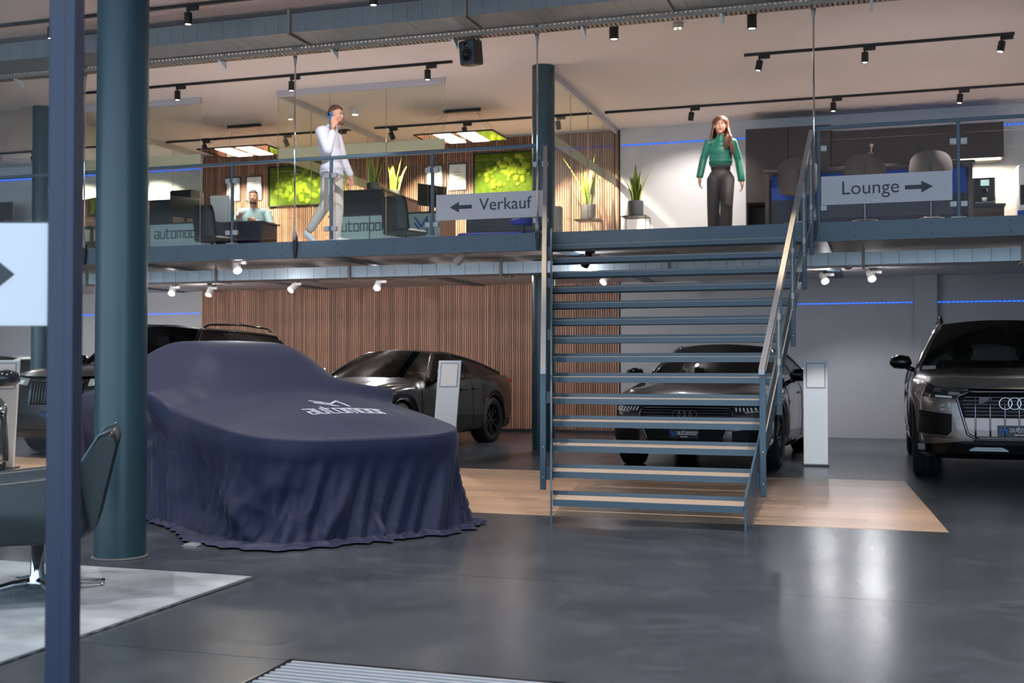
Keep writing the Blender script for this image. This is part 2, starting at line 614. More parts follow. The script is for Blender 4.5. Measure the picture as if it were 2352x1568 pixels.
# fascia along the balcony edge
fas = thing('fascia_beam', 'blue-grey steel edge beam along the balcony', 'beam', kind='structure')
for a, b in ((-24, -12.99), (-12.97, -9.90), (-9.88, -6.83), (-6.81, -3.75), (-3.73, -.68), (-.66, 2.39), (2.41, 9)):
    MB().bb(a, b, 12.60, 12.66, 2.487, Z2 - .001).build('beam_segment', M_steel, fas)
bolts = MB()
for x in [-11.5 + .75 * k for k in range(24)]:
    if -3.8 < x < -.6:
        continue
    for z in (2.53, 2.64):
        bolts.cyl((x, 12.596, z), (x, 12.601, z), .008, n=8)
bolts.build('bolt_heads', M_black, fas, kind='stuff')

# columns
def column(x, y, lab):
    t = thing('column', lab, 'column', (x, y, 0))
    pr = [(.155, .002), (.155, ZC - .002)]
    MB().lathe(pr, 48).build('shaft', M_col, t, smooth=40)
    MB().lathe([(.172, .0005), (.168, .008), (.158, .012)], 40).build('base_ring', mat('column_grout', (96, 98, 98), .8), t, smooth=True)
    return t


column(-4.495, 6.08, 'thick petrol-blue steel column in front of the covered car')
column(-4.375, 15.06, 'dark round column beside the top of the stairs and snake plant')
column(-12.62, 15.06, 'dark round column behind the white sign at the left edge')

# LED lines
def led(x0, x1, z, y, lab):
    b = MB()
    x = x0
    while x < x1:
        b.bb(x, min(x1, x + .05), y - .008, y - .001, z - .008, z + .008)
        x += .068
    o = thing('led_strip', lab, 'led strip')
    MB().bb(x0, x1, y - .001, y + .0, z - .013, z + .013).build('profile', M_led2 if 0 else mat('led_profile', (120, 130, 170), .4), o)
    b.build('diodes', M_led, o, kind='stuff')


led(-1.75, .49, 2.175, YW - .002, 'blue dotted light line on the lower wall between stairs and pilaster')
led(.85, 5, 2.172, YW - .002, 'blue dotted light line on the lower wall above the grey car at right')
led(-18, -12.56, 2.175, YW - .002, 'blue dotted light line on the lower wall left of the slats')
led(-4.24, -2.12, 4.955, YW - .002, 'blue light line on the white wall behind the woman')
led(-.62, 5, 4.93, YW - .002, 'blue light line above the dark lounge cabinets')
led(-18, -12.56, 4.985, YW - .002, 'blue light line high on the wall left of the office slats')

# ================================================================== OFFICE GLASS
def gpanel(p, q, z0, z1, parent, m=M_office, th=.010):
    """one upright pane from plan point p to q"""
    p, q = Vector((*p, 0)), Vector((*q, 0))
    d = (q - p).normalized()
    n = Vector((-d.y, d.x, 0)) * th / 2
    e = d * .003
    b = MB()
    P = [p + e - n, q - e - n, q - e + n, p + e + n]
    vs = [Vector((v.x, v.y, z)) for z in (z0, z1) for v in P]
    b.add(vs, [(3, 2, 1, 0), (4, 5, 6, 7), (0, 1, 5, 4), (2, 3, 7, 6)])
    b.cur = 1
    b.add(vs, [(1, 2, 6, 5), (3, 0, 4, 7)])
    return b.build('glass_pane', [m, M_edge], parent)


def partition(name, lab, pts, z0=Z2 + .02, z1=ZC - .08, frost=True):
    t = thing(name, lab, 'glass wall')
    for a, b in zip(pts, pts[1:]):
        gpanel(a, b, z0, z1, t)
    a, b = Vector((*pts[0], 0)), Vector((*pts[-1], 0))
    d = (b - a).normalized()
    n = Vector((-d.y, d.x, 0))
    M = Matrix.Translation(a) @ Matrix(((d.x, n.x, 0, 0), (d.y, n.y, 0, 0), (0, 0, 1, 0), (0, 0, 0, 1)))
    L = (b - a).length
    MB().bb(0, L, -.022, .022, z1 - .015, ZC - .001, M).build('head_rail', mat('rail_grey', (196, 194, 200), .5), t)
    MB().bb(0, L, -.018, .018, Z2 + .001, Z2 + .04, M).build('floor_rail', M_alu, t)
    if frost:
        MB().bb(0, L, .0055, .0075, 4.235, 4.385, M).build('frosted_band', M_frost, t)
    return t


partition('glass_partition', 'front glass wall of the right office behind the man on the phone', [(-8.52, 15.2), (-7.67, 15.2), (-6.77, 15.2), (-5.87, 15.2)])
partition('glass_partition', 'front glass wall of the left office behind the thick column', [(-12.42, 15.2), (-11.63, 15.2), (-10.75, 15.2), (-9.84, 15.2)])
partition('glass_partition', 'glass side wall between the two offices', [(-8.52, 15.2), (-8.52, 16.25), (-8.52, 17.3), (-8.52, 18.35), (-8.52, 19.38)])
partition('glass_partition', 'glass side wall behind the snake plants', [(-4.32, 15.3), (-4.32, 16.3), (-4.32, 17.35), (-4.32, 18.4), (-4.32, 19.38)])
partition('glass_partition', 'glass side wall at the left end of the slat wall', [(-12.5, 15.3), (-12.5, 16.3), (-12.5, 17.35), (-12.5, 18.4), (-12.5, 19.38)], frost=False)

# ================================================================== STAIRS
ST0, SG, SR = 8.353, .3086, .18


def XL(y):
    return -2.367 - (y - 8.353) * .2832


def XR(y):
    return -.925 + (y - 8.4) * .0425


stair = thing('staircase', 'open blue-grey steel staircase with oak treads, widening towards the top', 'staircase')
for n in range(1, 15):
    y0 = ST0 + (n - 1) * SG
    z = n * SR
    y1 = y0 + .285
    a0, a1 = XL(y0) + .014, XL(y1) + .014
    b0, b1 = XR(y0) - .014, XR(y1) - .014

    def slab(mb, ya, yb, za, zb):
        vs = []
        for zz in (za, zb):
            vs += [(XL(ya) + .014, ya, zz), (XR(ya) - .014, ya, zz), (XR(yb) - .014, yb, zz), (XL(yb) + .014, yb, zz)]
        mb.add(vs, [(3, 2, 1, 0), (4, 5, 6, 7), (0, 1, 5, 4), (1, 2, 6, 5), (2, 3, 7, 6), (3, 0, 4, 7)])
    t = MB()
    slab(t, y0, y0 + .006, z - .052, z - .004)
    slab(t, y0 + .006, y1 - .006, z - .032, z - .026)
    slab(t, y1 - .006, y1, z - .052, z + .032)
    tr = t.build('tread', M_steel, stair)
    w = MB()
    slab(w, y0 + .0065, y1 - .0065, z - .0255, z)
    w.build('oak_board', M_treadwood, tr)
zs0, slope = .0, SR / SG
for nm, XF, sg in (('l', XL, -1), ('r', XR, 1)):
    b = MB()
    ya, yb = 8.33, 12.60
    prof = [(ya, .0), (ya, .24), (yb, .24 + (yb - ya) * slope), (yb, -.10 + (yb - ya) * slope), (8.33 + .24, .0)]
    vs = []
    for off in (-.008, .008):
        for (y, z) in prof:
            vs.append((XF(y) + off, y, z + .001))
    n = len(prof)
    b.add(vs, [tuple(range(n)), tuple(range(2 * n - 1, n - 1, -1))] + [(i, n + i, n + (i + 1) % n, (i + 1) % n) for i in range(n)])
    b.build('stringer', M_steel, stair)
    # posts, handrail and glazing stand just outside the stringer
    def XP(y):
        return XF(y) + sg * (.05 if sg > 0 else .068)

    def ZR(y):
        return 1.165 + (y - 8.86) * .668
    py = [8.86, 9.85, 10.85, 11.85, 12.55]
    for k, y in enumerate(py):
        x = XP(y)
        zb = max(.012, (y - 8.33) * slope - .12)
        p = MB().rbb(x - .024, x + .024, y - .006, y + .006, zb, ZR(y) - .012, .003).build('baluster_post', M_steel, stair)
        for zz in (zb + .10, zb + .34):
            MB().ball((x, y - .007, zz), (.008, .004, .008), 8, 6).build('bolt', M_chrome, p, True)
        zm = (y - 8.33) * slope + .1
        MB().bb(min(x, XF(y)) - .004, max(x, XF(y)) + .004, y + .006, y + .05, max(.02, zm - .14), max(.02, zm - .14) + .10).build('fixing_lug', M_steel, p)
        if k:
            for f in (.28, .72):
                zc = lerp(zb + .2, ZR(y), f)
                MB().rbb(x - .016, x + .016, y - .032, y + .032, zc - .028, zc + .028, .004).build('glass_clamp', M_brush, p)
    # handrail: flat brushed bar on a slope
    y0, y1 = 8.80, 12.58
    vs = []
    for (y, dz) in ((y0, 0), (y1, 0)):
        for ox, oz in ((-.022, -.012), (.022, -.012), (.022, .026), (-.022, .026)):
            vs.append((XP(y) + ox, y, ZR(y) + oz))
    MB().add(vs, [(3, 2, 1, 0), (4, 5, 6, 7), (0, 1, 5, 4), (1, 2, 6, 5), (2, 3, 7, 6), (3, 0, 4, 7)]).build('handrail', M_brush, stair)
    for ya, yb in zip(py, py[1:]):
        ya2, yb2 = ya + .035, yb - .035
        vs = []
        for off in (-.005, .005):
            for y, f in ((ya2, 0), (yb2, 0), (yb2, 1), (ya2, 1)):
                zl = (y - 8.33) * slope + .27
                vs.append((XP(y) + off, y, zl if not f else ZR(y) - .13))
        g = MB().add(vs, [(0, 1, 2, 3), (7, 6, 5, 4)])
        g.cur = 1
        g.add(vs, [(0, 4, 5, 1), (1, 5, 6, 2), (2, 6, 7, 3), (3, 7, 4, 0)])
        g.build('glass_panel', [M_glass, M_edge], stair)

# ================================================================== BALCONY BALUSTRADE
def balustrade(lab, posts, x0, x1):
    t = thing('balustrade', lab, 'railing')
    MB().rbb(x0, x1, 12.605, 12.655, 3.672, 3.712, .006).build('handrail', M_steel, t)
    for x in posts:
        p = MB().rbb(x - .017, x + .017, 12.612, 12.648, Z2 - .001, 3.674, .003).build('baluster_post', M_steel, t)
        MB().rbb(x - .075, x + .075, 12.604, 12.656, Z2, Z2 + .010, .003).build('foot_plate', M_alu, p)
        for z in (2.83, 3.475):
            for s in (-1, 1):
                xa, xb = sorted((x + s * .018, x + s * .085))
                MB().rbb(xa, xb, 12.598, 12.640, z - .029, z + .029, .004).build('glass_clamp', M_brush, p)
    ends = list(posts)
    if x0 < ends[0] - .3:
        ends = [x0 - .04] + ends
    if x1 > ends[-1] + .3:
        ends = ends + [x1 + .04]
    for a, b in zip(ends, ends[1:]):
        g = MB()
        xa, xb = a + .055, b - .055
        vs = [(x, y, z) for y in (12.616, 12.626) for x, z in ((xa, 2.735), (xb, 2.735), (xb, 3.56), (xa, 3.56))]
        g.add(vs, [(0, 1, 2, 3), (7, 6, 5, 4)])
        g.cur = 1
        g.add(vs, [(0, 4, 5, 1), (1, 5, 6, 2), (2, 6, 7, 3), (3, 7, 4, 0)])
        g.build('glass_panel', [M_glass, M_edge], t)
    return t


balustrade('glass balcony railing left of the stairs with steel posts', [-13.05, -11.71, -10.38, -9.05, -7.715, -6.35, -5.03, -3.70], -14.4, -3.68)
balustrade('glass balcony railing right of the stairs carrying the Lounge sign', [.762, 2.10, 3.44], -.69, 4.8)
for s in (-1, 1):
    pass
MB().rbb(-.640, -.606, 12.612, 12.648, Z2, 3.674, .003).build('baluster_post', M_steel, bpy.data.objects['balustrade.001'])
for z in (2.84, 3.475):
    MB().rbb(-.606, -.54, 12.598, 12.640, z - .029, z + .029, .004).build('glass_clamp', M_brush, bpy.data.objects['balustrade.001'])

# hanging rods
for i, (x, lab) in enumerate(((-9.88, 'thin steel hanging rod between the window post and thick column'), (-6.815, 'thin steel hanging rod beside the man on the phone'),
                              (-3.727, 'thin steel hanging rod at the left top of the stairs'), (-.668, 'thin steel hanging rod left of the Lounge sign'))):
    t = thing('hanging_rod', lab, 'rod', (x, 12.575, 0))
    MB().cyl((0, 0, 2.86), (0, 0, 4.86), .0105, n=10).build('rod', M_chrome, t, True)
    for z, s, nm in ((4.86, 1, 'upper_fork'), (2.86, -1, 'lower_fork')):
        MB().tube([(0, 0, z - s * .02), (0, 0, z + s * .05), (0, 0, z + s * .10), (0, 0, z + s * .16)], [.011, .02, .028, .026], 10).build(nm, M_brush, t, True)
    MB().prism([(-.03, Z2 + .06), (.03, Z2 + .06), (.03, 2.62), (.012, 2.487), (-.012, 2.487)], -.006, .024).build('hanger_plate', M_black, t)
    MB().bb(-.025, .025, -.008, .008, 5.0, ZC - .001).build('ceiling_bracket', M_tray, t)

# ================================================================== SIGNS ON THE GLASS
def arrow(s, x, z, k):
    return [(x, z - .022 * k), (x + s * .16 * k, z - .022 * k), (x + s * .16 * k, z - .062 * k), (x + s * .275 * k, z), (x + s * .16 * k, z + .062 * k), (x + s * .16 * k, z + .022 * k), (x, z + .022 * k)]


def sign(lab, x0, x1, word, tx, ax, s, size):
    t = thing('sign_panel', lab, 'sign')
    yb = 12.6135
    MB().bb(x0, x1, yb - .005, yb, 2.872, 3.175).build('board', M_sign, t)
    me = text_mesh(word, size)
    me.materials.clear()
    me.materials.append(M_signtx)
    o = link('lettering', me, t, (tx, yb - .0068, 2.975))
    o.rotation_euler = (pi / 2, 0, 0)
    pts = arrow(s, ax, 3.022, 1.0)
    if s < 0:
        pts = pts[::-1]
    MB().prism(pts, yb - .0075, yb - .005).build('arrow', M_signtx, t)
    return t


sign('white Verkauf sign with a left arrow on the balcony glass', -4.975, -3.66, 'Verkauf', -4.44, -4.53, -1, .200)
sign('white Lounge sign with a right arrow on the balcony glass', -.60, .70, 'Lounge', -.40, .24, 1, .200)
# ================================================================== DUCTS AND TRAYS
def duct(lab, x0, x1, y0, y1, z0, z1, pitch, hang, zt, m=M_galv, gap=.0022):
    t = thing('air_duct', lab, 'duct')
    me = MB().bb(-pitch / 2 + gap, pitch / 2 - gap, y0, y1, z0, z1).mesh('duct_section', m)
    n = int((x1 - x0) / pitch)
    for i in range(n):
        link('duct_section', me, t, (x0 + (i + .5) * pitch, 0, 0))
    MB().bb(x0, x1, y0 + .006, y1 - .006, z0 + .006, z1 - .006).build('inner_seam_core', m if m is M_galv_shade else M_chromed, t)
    for x in hang:
        h = MB().bb(x - .017, x + .017, y0 - .022, y0 - .005, z0 - .03, min(zt, z1 + .045)).bb(x - .012, x + .012, y0 - .03, y0 + (y1 - y0) * .9, z0 - .026, z0 - .006)
        h.cyl((x, y0 - .013, z0 - .05), (x, y0 - .013, zt - .001), .005, n=8)
        h.build('hanger', M_tray, t)
    return t


duct('wide galvanised air duct under the upper ceiling above the balcony', -16, 6, 11.70, 12.24, 4.968, 5.185, .178, [-13.2, -10.95, -8.75, -6.42, -4.28, -2.1, .1, 2.3], ZC, M_galv_shade, .0012)
duct('bright galvanised air duct under the lower ceiling', -17, 5, 14.20, 14.62, 2.364, 2.515, .2, [-13.4, -11.1, -8.93, -6.86, -4.70, -2.5, -.2, 1.53], 2.60)

tray = thing('cable_tray', 'long perforated metal cable tray below the upper air duct', 'cable tray')
b = MB()
X0, X1 = -16, 5
b.bb(X0, X1, 12.24, 12.243, 4.964, 4.976).bb(X0, X1, 12.24, 12.243, 4.910, 4.944)
x = X0
while x < X1:
    b.bb(x, x + .026, 12.24, 12.243, 4.944, 4.964)
    x += .052
b.build('side_rail', M_tray, tray)
b = MB().bb(X0, X1, 12.243, 12.262, 4.908, 4.911).bb(X0, X1, 12.36, 12.38, 4.908, 4.911).bb(X0, X1, 12.377, 12.38, 4.911, 4.972)
x = X0
while x < X1:
    b.bb(x, x + .034, 12.262, 12.36, 4.908, 4.911)
    x += .052
b.build('perforated_base', M_tray, tray)
for k in range(9):
    x = -10.72 + k * 1.52
    MB().prism([(12.246, 4.904), (12.40, 4.904), (12.40, 4.822), (12.385, 4.822), (12.246, 4.885)], -.014, .014,
               Matrix(((0, 1, 0, x), (1, 0, 0, 0), (0, 0, 1, 0), (0, 0, 0, 1)))).bb(x - .01, x + .01, 12.385, 12.40, 4.822, ZC - .001).build('support_bracket', M_galv, tray)

# ================================================================== SPOT TRACKS
def track(lab, x0, x1, y):
    t = thing('light_track', lab, 'light track', group=None)
    MB().bb(x0, x1, y - .018, y + .018, ZC - .034, ZC - .001).build('rail', M_black, t)
    MB().bb(x0 - .012, x0, y - .02, y + .02, ZC - .036, ZC - .001).build('end_cap', M_black, t)
    MB().bb(x1, x1 + .012, y - .02, y + .02, ZC - .036, ZC - .001).build('end_cap', M_black, t)
    return t


WARM = (1.0, .85, .64)
NEUT = (1.0, .94, .93)
COOL = (.96, .95, 1.0)


def head(t, tip, axis, r, ln, mbody, mlens, adapter=True, gimbal=None):
    """cylinder head hanging at local point tip (pivot), looking along axis"""
    d = Vector(axis).normalized()
    M = Matrix.Translation(tip) @ d.to_track_quat('Z', 'Y').to_matrix().to_4x4()
    MB().lathe([(r * .96, -ln * .5), (r, -ln * .47), (r, ln * .46), (r * .98, ln * .5), (r * .88, ln * .5), (r * .82, ln * .40), (0, ln * .40)], 24, M).build('lamp_head', mbody, t, 35)
    MB().lathe([(r * .80, ln * .405), (r * .78, ln * .435), (0, ln * .445)], 20, M, cap=False).build('lens', mlens, t, True)
    return M @ Vector((0, 0, ln * .52))


def track_spot(lab, x, y, energy, target, angle=55, color=NEUT, axis=(0, 0, -1), grp='black spotlights on the ceiling tracks'):
    t = thing('track_spotlight', lab, 'spotlight', (x, y, ZC - .035), group=grp)
    MB().rbb(-.02, .13, -.017, .017, -.048, -.0005, .004).build('adapter', M_black, t)
    MB().cyl((0, 0, -.045), (0, 0, -.075), .010, n=10).build('pivot', M_black, t)
    ax = Vector(axis).normalized()
    ctr = Vector((0, 0, -.075)) + ax * .06
    lo = head(t, ctr, axis, .043, .135, M_black, M_lens)
    if energy:
        w = Vector(target) - Vector((x, y, ZC - .035))
        spot(t, lo, w, energy * EU, angle, .6, color)
    return t


tk = [('black ceiling light track in front of the upper air duct', -16, 3, 11.2),
      ('black ceiling light track above the man on the phone', -11.86, -5.46, 14.38),
      ('short black ceiling light track above the Lounge railing', -1.68, 1.56, 15.25),
      ('long black ceiling light track behind the woman', -4.2, 4.5, 18.05),
      ('black ceiling light track in the left glass office', -12.39, -8.60, 18.05),
      ('black ceiling light track in the right glass office', -8.24, -4.40, 18.05),
      ('black ceiling light track left of the offices', -17, -12.7, 18.05),
      ('unseen black ceiling light track over the covered car', -12, 4, 7.6),  # this track and the next are added out of view for light from above
      ('unseen black ceiling light track over the entrance', -10, 4, 3.6)]
for a in tk:
    track(*a)
DN = (0, 0, -1)
for a in [
    ('spotlight at the left end of the track before the upper duct', -9.28, 11.2, 40, (-9.3, 11.0, 0), 60, NEUT, DN),
    ('spotlight above the duct just right of the thick column', -7.42, 11.2, 40, (-7.4, 11.0, 0), 60, NEUT, DN),
    ('spotlight half cut off by the top edge of the picture', -5.14, 11.2, 22, (-6.45, 12.98, 3.55), 44, NEUT, DN),
    ('left of three spotlights on the track above the phone man', -9.70, 14.38, 45, (-9.7, 14.3, Z2), 60, NEUT, DN),
    ('middle of three spotlights on the track above the phone man', -7.85, 14.38, 45, (-7.8, 14.3, Z2), 60, NEUT, DN),
    ('right of three spotlights on the track above the phone man', -5.80, 14.38, 45, (-5.8, 14.3, Z2), 60, NEUT, DN),
    ('left tilted spotlight on the short track above the Lounge railing', -1.49, 15.25, 30, (-1.95, 15.0, 3.9), 48, (1, .86, .72), (-.2, 0, -1)),
    ('middle spotlight on the short track above the Lounge railing', -.18, 15.25, 45, (-.2, 15.2, Z2), 60, NEUT, DN),
    ('right tilted spotlight on the short track above the Lounge railing', 1.43, 15.25, 45, (1.0, 14.8, Z2), 60, NEUT, (-.2, -.1, -1)),
    ('spotlight on the long track just left of the woman', -2.82, 18.05, 13, (-2.9, 19.4, 2.7), 110, (1, .93, .88), (-.15, .1, -1)),
    ('middle spotlight on the long track right of the woman', -.675, 18.05, 30, (-.7, 17.6, Z2), 60, NEUT, DN),
    ('right spotlight on the long track above the lounge cabinets', 1.12, 18.05, 30, (1.0, 17.6, Z2), 60, NEUT, (-.1, 0, -1)),
    ('left spotlight in the left office aimed at the framed certificates', -11.62, 18.05, 70, (-11.5, 19.4, 3.5), 70, WARM, (.2, .6, -1)),
    ('right spotlight in the left office aimed at the moss picture', -9.98, 18.05, 48, (-10.4, 19.4, 3.6), 70, WARM, (.35, .3, -1)),
    ('spotlight at the right end of the left office track', -8.92, 18.05, 75, (-9.2, 19.4, 3.4), 70, WARM, (0, .5, -1)),
    ('left tilted spotlight in the right office', -7.96, 18.05, 75, (-7.6, 19.4, 3.5), 70, WARM, (.35, .3, -1)),
    ('right spotlight in the right office aimed at the moss picture', -6.62, 18.05, 48, (-6.3, 19.4, 3.6), 70, WARM, (0, .5, -1)),
    ('spotlight hidden behind the column in the right office', -5.0, 18.05, 85, (-4.7, 19.4, 3.3), 70, WARM, (0, .5, -1)),
    ('spotlight on the track left of the offices', -15.36, 18.05, 90, (-15.3, 19.4, 3.6), 80, (1, .92, .74), (.1, .3, -1)),
    ('second spotlight on the track left of the offices', -13.6, 18.05, 90, (-13.6, 19.4, 3.6), 80, (1, .92, .74), (.1, .3, -1)),
    ('warm spotlight over the stairs aimed at the planks on the right', -.9, 11.2, 10, (-.35, 9.9, 0), 22, (1, .78, .52), (.1, -.3, -1)),
    ('warm spotlight over the stairs aimed at the planks on the left', -4.2, 11.2, 11, (-3.4, 10.3, 0), 40, (1, .78, .5), (.2, -.2, -1)),
    ('narrow spotlight in the hall aimed at the right price pillar', 1.3, 7.6, 110, (-.74, 13.95, .45), 9, NEUT, (0, .8, -.6)),
    ('narrow spotlight in the hall aimed at the leaning price pillar', -3.9, 7.6, 34, (-5.1, 13.2, .75), 9, NEUT, (-.1, .8, -.6)),
] + [('hall spotlight out of view, %s in the %s row' % (('far left', 'left', 'middle', 'right', 'far right')[k % 5], 'covered-car' if k < 5 else 'entrance'), x, y, 27, (x, y - .1, 0), 100, NEUT, DN) for k, (x, y) in enumerate(((-9.0, 7.6), (-6.0, 7.6), (-3.2, 7.6), (-.2, 7.6), (2.8, 7.6), (-7.5, 3.6), (-4.5, 3.6), (-1.4, 3.6), (1.8, 3.6)))]:
    track_spot(*a)

for lab, x, y, m, r in (('black ceiling cylinder lamp left of the white twin spot', -3.03, 13.46, M_black, .055), ('black ceiling cylinder lamp right of the white twin spot', -1.41, 13.52, M_black, .055)):
    t = thing('ceiling_lamp', lab, 'lamp', (x, y, ZC))
    MB().cyl((0, 0, -.001), (0, 0, -.012), .06, n=24).build('base_plate', M_black, t, 40)
    lo = head(t, (0, 0, -.095), DN, r, .165, m, M_lens)
    spot(t, lo, Vector((-.5, 1.5, -1.1)) if x > -2 else Vector((0, -.2, -2.6)), (14 if x > -2 else 40) * EU, 44 if x > -2 else 60, .7, (1, .88, .76))
t = thing('emergency_light', 'white round emergency lamp with two small bulbs on the ceiling', 'lamp', (-2.285, 13.62, ZC))
MB().lathe([(.062, -.001), (.062, -.06), (.058, -.066), (0, -.066)], 28).build('housing', M_spotw, t, 40)
for s in (-1, 1):
    MB().ball((s * .028, -.03, -.066), (.014, .014, .02), 12, 8).build('bulb', mat('warm_bulb', (255, 240, 180), .3, emit=10, ecol=(255, 240, 170)), t, True)
t = thing('access_point', 'flat white round access point on the upper ceiling', 'access point', (-5.43, 13.39, ZC))
MB().lathe([(.085, -.001), (.11, -.012), (.108, -.025), (.085, -.038), (.03, -.042), (0, -.042)], 32).build('cover', M_white, t, True)
MB().lathe([(.07, -.0005), (.07, -.006)], 24).build('mount', M_spotw, t)
t = thing('downlight', 'small white downlight in the right glass office', 'lamp', (-7.95, 16.64, ZC))
MB().lathe([(.05, -.001), (.05, -.10), (.046, -.10), (.044, -.09), (0, -.09)], 24).build('housing', M_white, t, 40)
MB().lathe([(.043, -.092), (0, -.094)], 20, cap=False).build('lens', M_lens, t)

# speaker on the tray
t = thing('loudspeaker', 'black two-way loudspeaker hung below the cable tray', 'speaker', (-4.495, 12.515, 4.655), radians(-14))
M = Matrix.Rotation(radians(8), 4, 'X')
MB().rbb(-.105, .105, -.09, .09, -.01, .27, .012, M).build('cabinet', M_black, t)
MB().bb(-.098, .098, -.098, -.089, 0, .26, M).build('baffle', mat('speaker_baffle', (52, 60, 68), .5), t)
Mr = M @ Matrix.Rotation(radians(90), 4, 'X')
MB().lathe([(.082, .0985), (.078, .104), (.066, .100), (.05, .092), (0, .088)], 32, M @ Matrix.Translation((0, 0, .105)) @ Matrix.Rotation(radians(90), 4, 'X')).build('woofer', M_black, t, True)
MB().lathe([(.03, .0985), (.026, .102), (0, .096)], 24, M @ Matrix.Translation((0, 0, .218)) @ Matrix.Rotation(radians(90), 4, 'X')).build('tweeter', M_blackg, t, True)
MB().ball((.06, -.099, .218), (.008, .004, .008), 10, 6, None).build('bass_port', M_alu, t, True)
MB().tube([(-.09, 0, .28), (-.08, 0, .32), (.08, 0, .32), (.09, 0, .28), (.105, .01, .12)], .010, 8).bb(-.05, .05, -.03, .05, .318, .345).build('bracket', M_black, t)

# ================================================================== LOWER FLOOR SPOTS
def low_spot(lab, x, y, z, axis, energy, angle=70, body=None, color=COOL, target=None):
    t = thing('ceiling_spotlight', lab, 'spotlight', (x, y, 2.599), group='white spotlights under the lower ceiling')
    MB().rbb(.02, .15, -.02, .02, -.085, -.045, .005).build('gear_box', M_spotw, t)
    MB().bb(-.02, .10, -.018, .018, -.03, -.0005).cyl((.06, 0, -.03), (.06, 0, -.046), .01, n=8).build('track_adapter', M_black, t)
    lo = head(t, (0, 0, -.115), axis, .058, .17, body or M_spotw, M_lensL if energy else M_spotw)
    MB().cyl((0, 0, -.03), (0, 0, -.07), .011, n=8).build('pivot', M_black, t)
    if energy:
        tg = Vector(target) - Vector((x, y, 2.599)) if target else lo + Vector(axis) * 3
        spot(t, lo, tg, energy * EL, angle, .55, color, .04)
        pl_ = bpy.data.lights.new('lamp_spill', 'POINT')
        pl_.energy, pl_.color, pl_.shadow_soft_size = 1.6 * EL, color, .04
        po = bpy.data.objects.new('lamp_spill', pl_)
        col.objects.link(po)
        po.parent = t
        po.location = lo + Vector(axis).normalized() * .05
    return t


for a in [
    ('lit white spotlight left of the lower slat wall', -11.85, 17.45, 0, (.25, -.75, -.8), 70, 75),
    ('lit white spotlight with tall housing at the left slat edge', -11.35, 17.85, 0, (-.05, -.6, -1), 70, 75),
    ('lit white spotlight in front of the lower duct above the covered car', -8.15, 13.45, 0, (.55, -.55, -.75), 110, 80),
    ('lit small spotlight above the roof rails of the black car', -9.42, 17.35, 0, (-.35, -.75, -.7), 70, 75),
    ('lit white spotlight on the slat wall above the black coupe', -7.82, 17.25, 0, (.05, -.8, -.75), 90, 75),
    ('unlit white spotlight tilted left under the balcony edge', -4.86, 13.1, 0, (-.7, .2, -.75), 0, 75),
    ('lit spotlight seen between the upper stair treads', -3.98, 17.1, 0, (-.4, -.7, -.7), 70, 75),
    ('left of two lit spotlights right of the stairs', -.82, 17.92, 0, (.3, -.8, -.75), 13, 75),
    ('right of two lit spotlights right of the stairs', -.14, 17.65, 0, (.2, -.85, -.75), 15, 75),
    ('small spotlight half hidden behind the stair handrail', -1.33, 16.3, 0, (.3, .6, -.75), 70, 75)]:
    low_spot(*a)
low_spot('dark spotlight seen between the top treads', -3.50, 14.0, 0, (-.5, .55, -.7), 14, 80, M_chromed, COOL, (-3.2, 16.5, .5))
for k, x in enumerate((-11.6, -9.7, -7.9, -6.1, -4.9)):  # added lamps, out of sight behind the duct, to brighten the slats
    low_spot('added hidden spotlight %s behind the lower duct washing the slat wall' % ('far left', 'left', 'central', 'right', 'far right')[k], x, 15.2, 0, (0, .8, -.6), 34, 100, None, (1, .92, .88), (x, YW, 1.1))
for k, (x, y, tg, en) in enumerate(((-13.4, 15.2, (-13.4, YW, 1.3), 40), (-15.6, 15.2, (-15.6, YW, 1.3), 40), (-13.6, 13.0, (-14.3, 15.6, .8), 70))):  # added lamps, out of sight, to lift the dark left end
    low_spot('added unseen spotlight %s above the silver-white car' % ('on the wall right', 'on the wall left', 'straight')[k], x, y, 0, (0, .8, -.6), en, 100, None, (1, .96, .92), tg)
for k, x in enumerate((-2.6, -.4, 1.9)):  # added lamps, out of sight behind the duct, to brighten the lower wall
    low_spot('added hidden spotlight behind the lower duct washing the white wall %s' % ('beside the stairs', 'above the price pillar', 'above the grey SUV')[k], x, 15.2, 0, (0, .8, -.6), 1.2, 100, None, (.95, .97, 1), (x, YW, 1.1))

# ================================================================== PENDANT OFFICE LIGHTS
def pendant(lab, x, y):
    t = thing('pendant_light', lab, 'lamp', (x, y, 4.80), group='flat office pendants')
    w, d = .66, .42
    MB().bb(-w, w, -d, -d + .012, -.012, .012).bb(-w, w, d - .012, d, -.012, .012).bb(-w, -w + .012, -d, d, -.012, .012).bb(w - .012, w, -d, d, -.012, .012).build('frame', M_black, t)
    MB().bb(-w + .012, w - .012, -d + .012, d - .012, -.004, .006).build('mirror_plate', mat('mirror_plate', (190, 180, 170), .06, metal=1), t)
    for s in (-1, 1):
        MB().bb(s * .2 - .14, s * .2 + .14, -d + .05, d - .05, -.010, -.0045).build('light_panel', M_panel, t)
    MB().bb(-.31, .31, -.03, .03, ZC - 4.80 - .045, ZC - 4.80 - .001).build('canopy', M_black, t)
    for sx in (-1, 1):
        for sy in (-1, 1):
            MB().cyl((sx * .55, sy * .36, .008), (sx * .25, sy * .02, ZC - 4.80 - .045), .002, n=5).build('wire', M_black, t)
    l = bpy.data.lights.new('lamp_light', 'AREA')
    l.energy = 2.5 * EU
    l.color = (1, .88, .72)
    l.shape = 'RECTANGLE'
    l.size, l.size_y = 1.0, .6
    o = bpy.data.objects.new('lamp_light', l)
    col.objects.link(o)
    o.parent = t
    o.location = (0, 0, -.02)


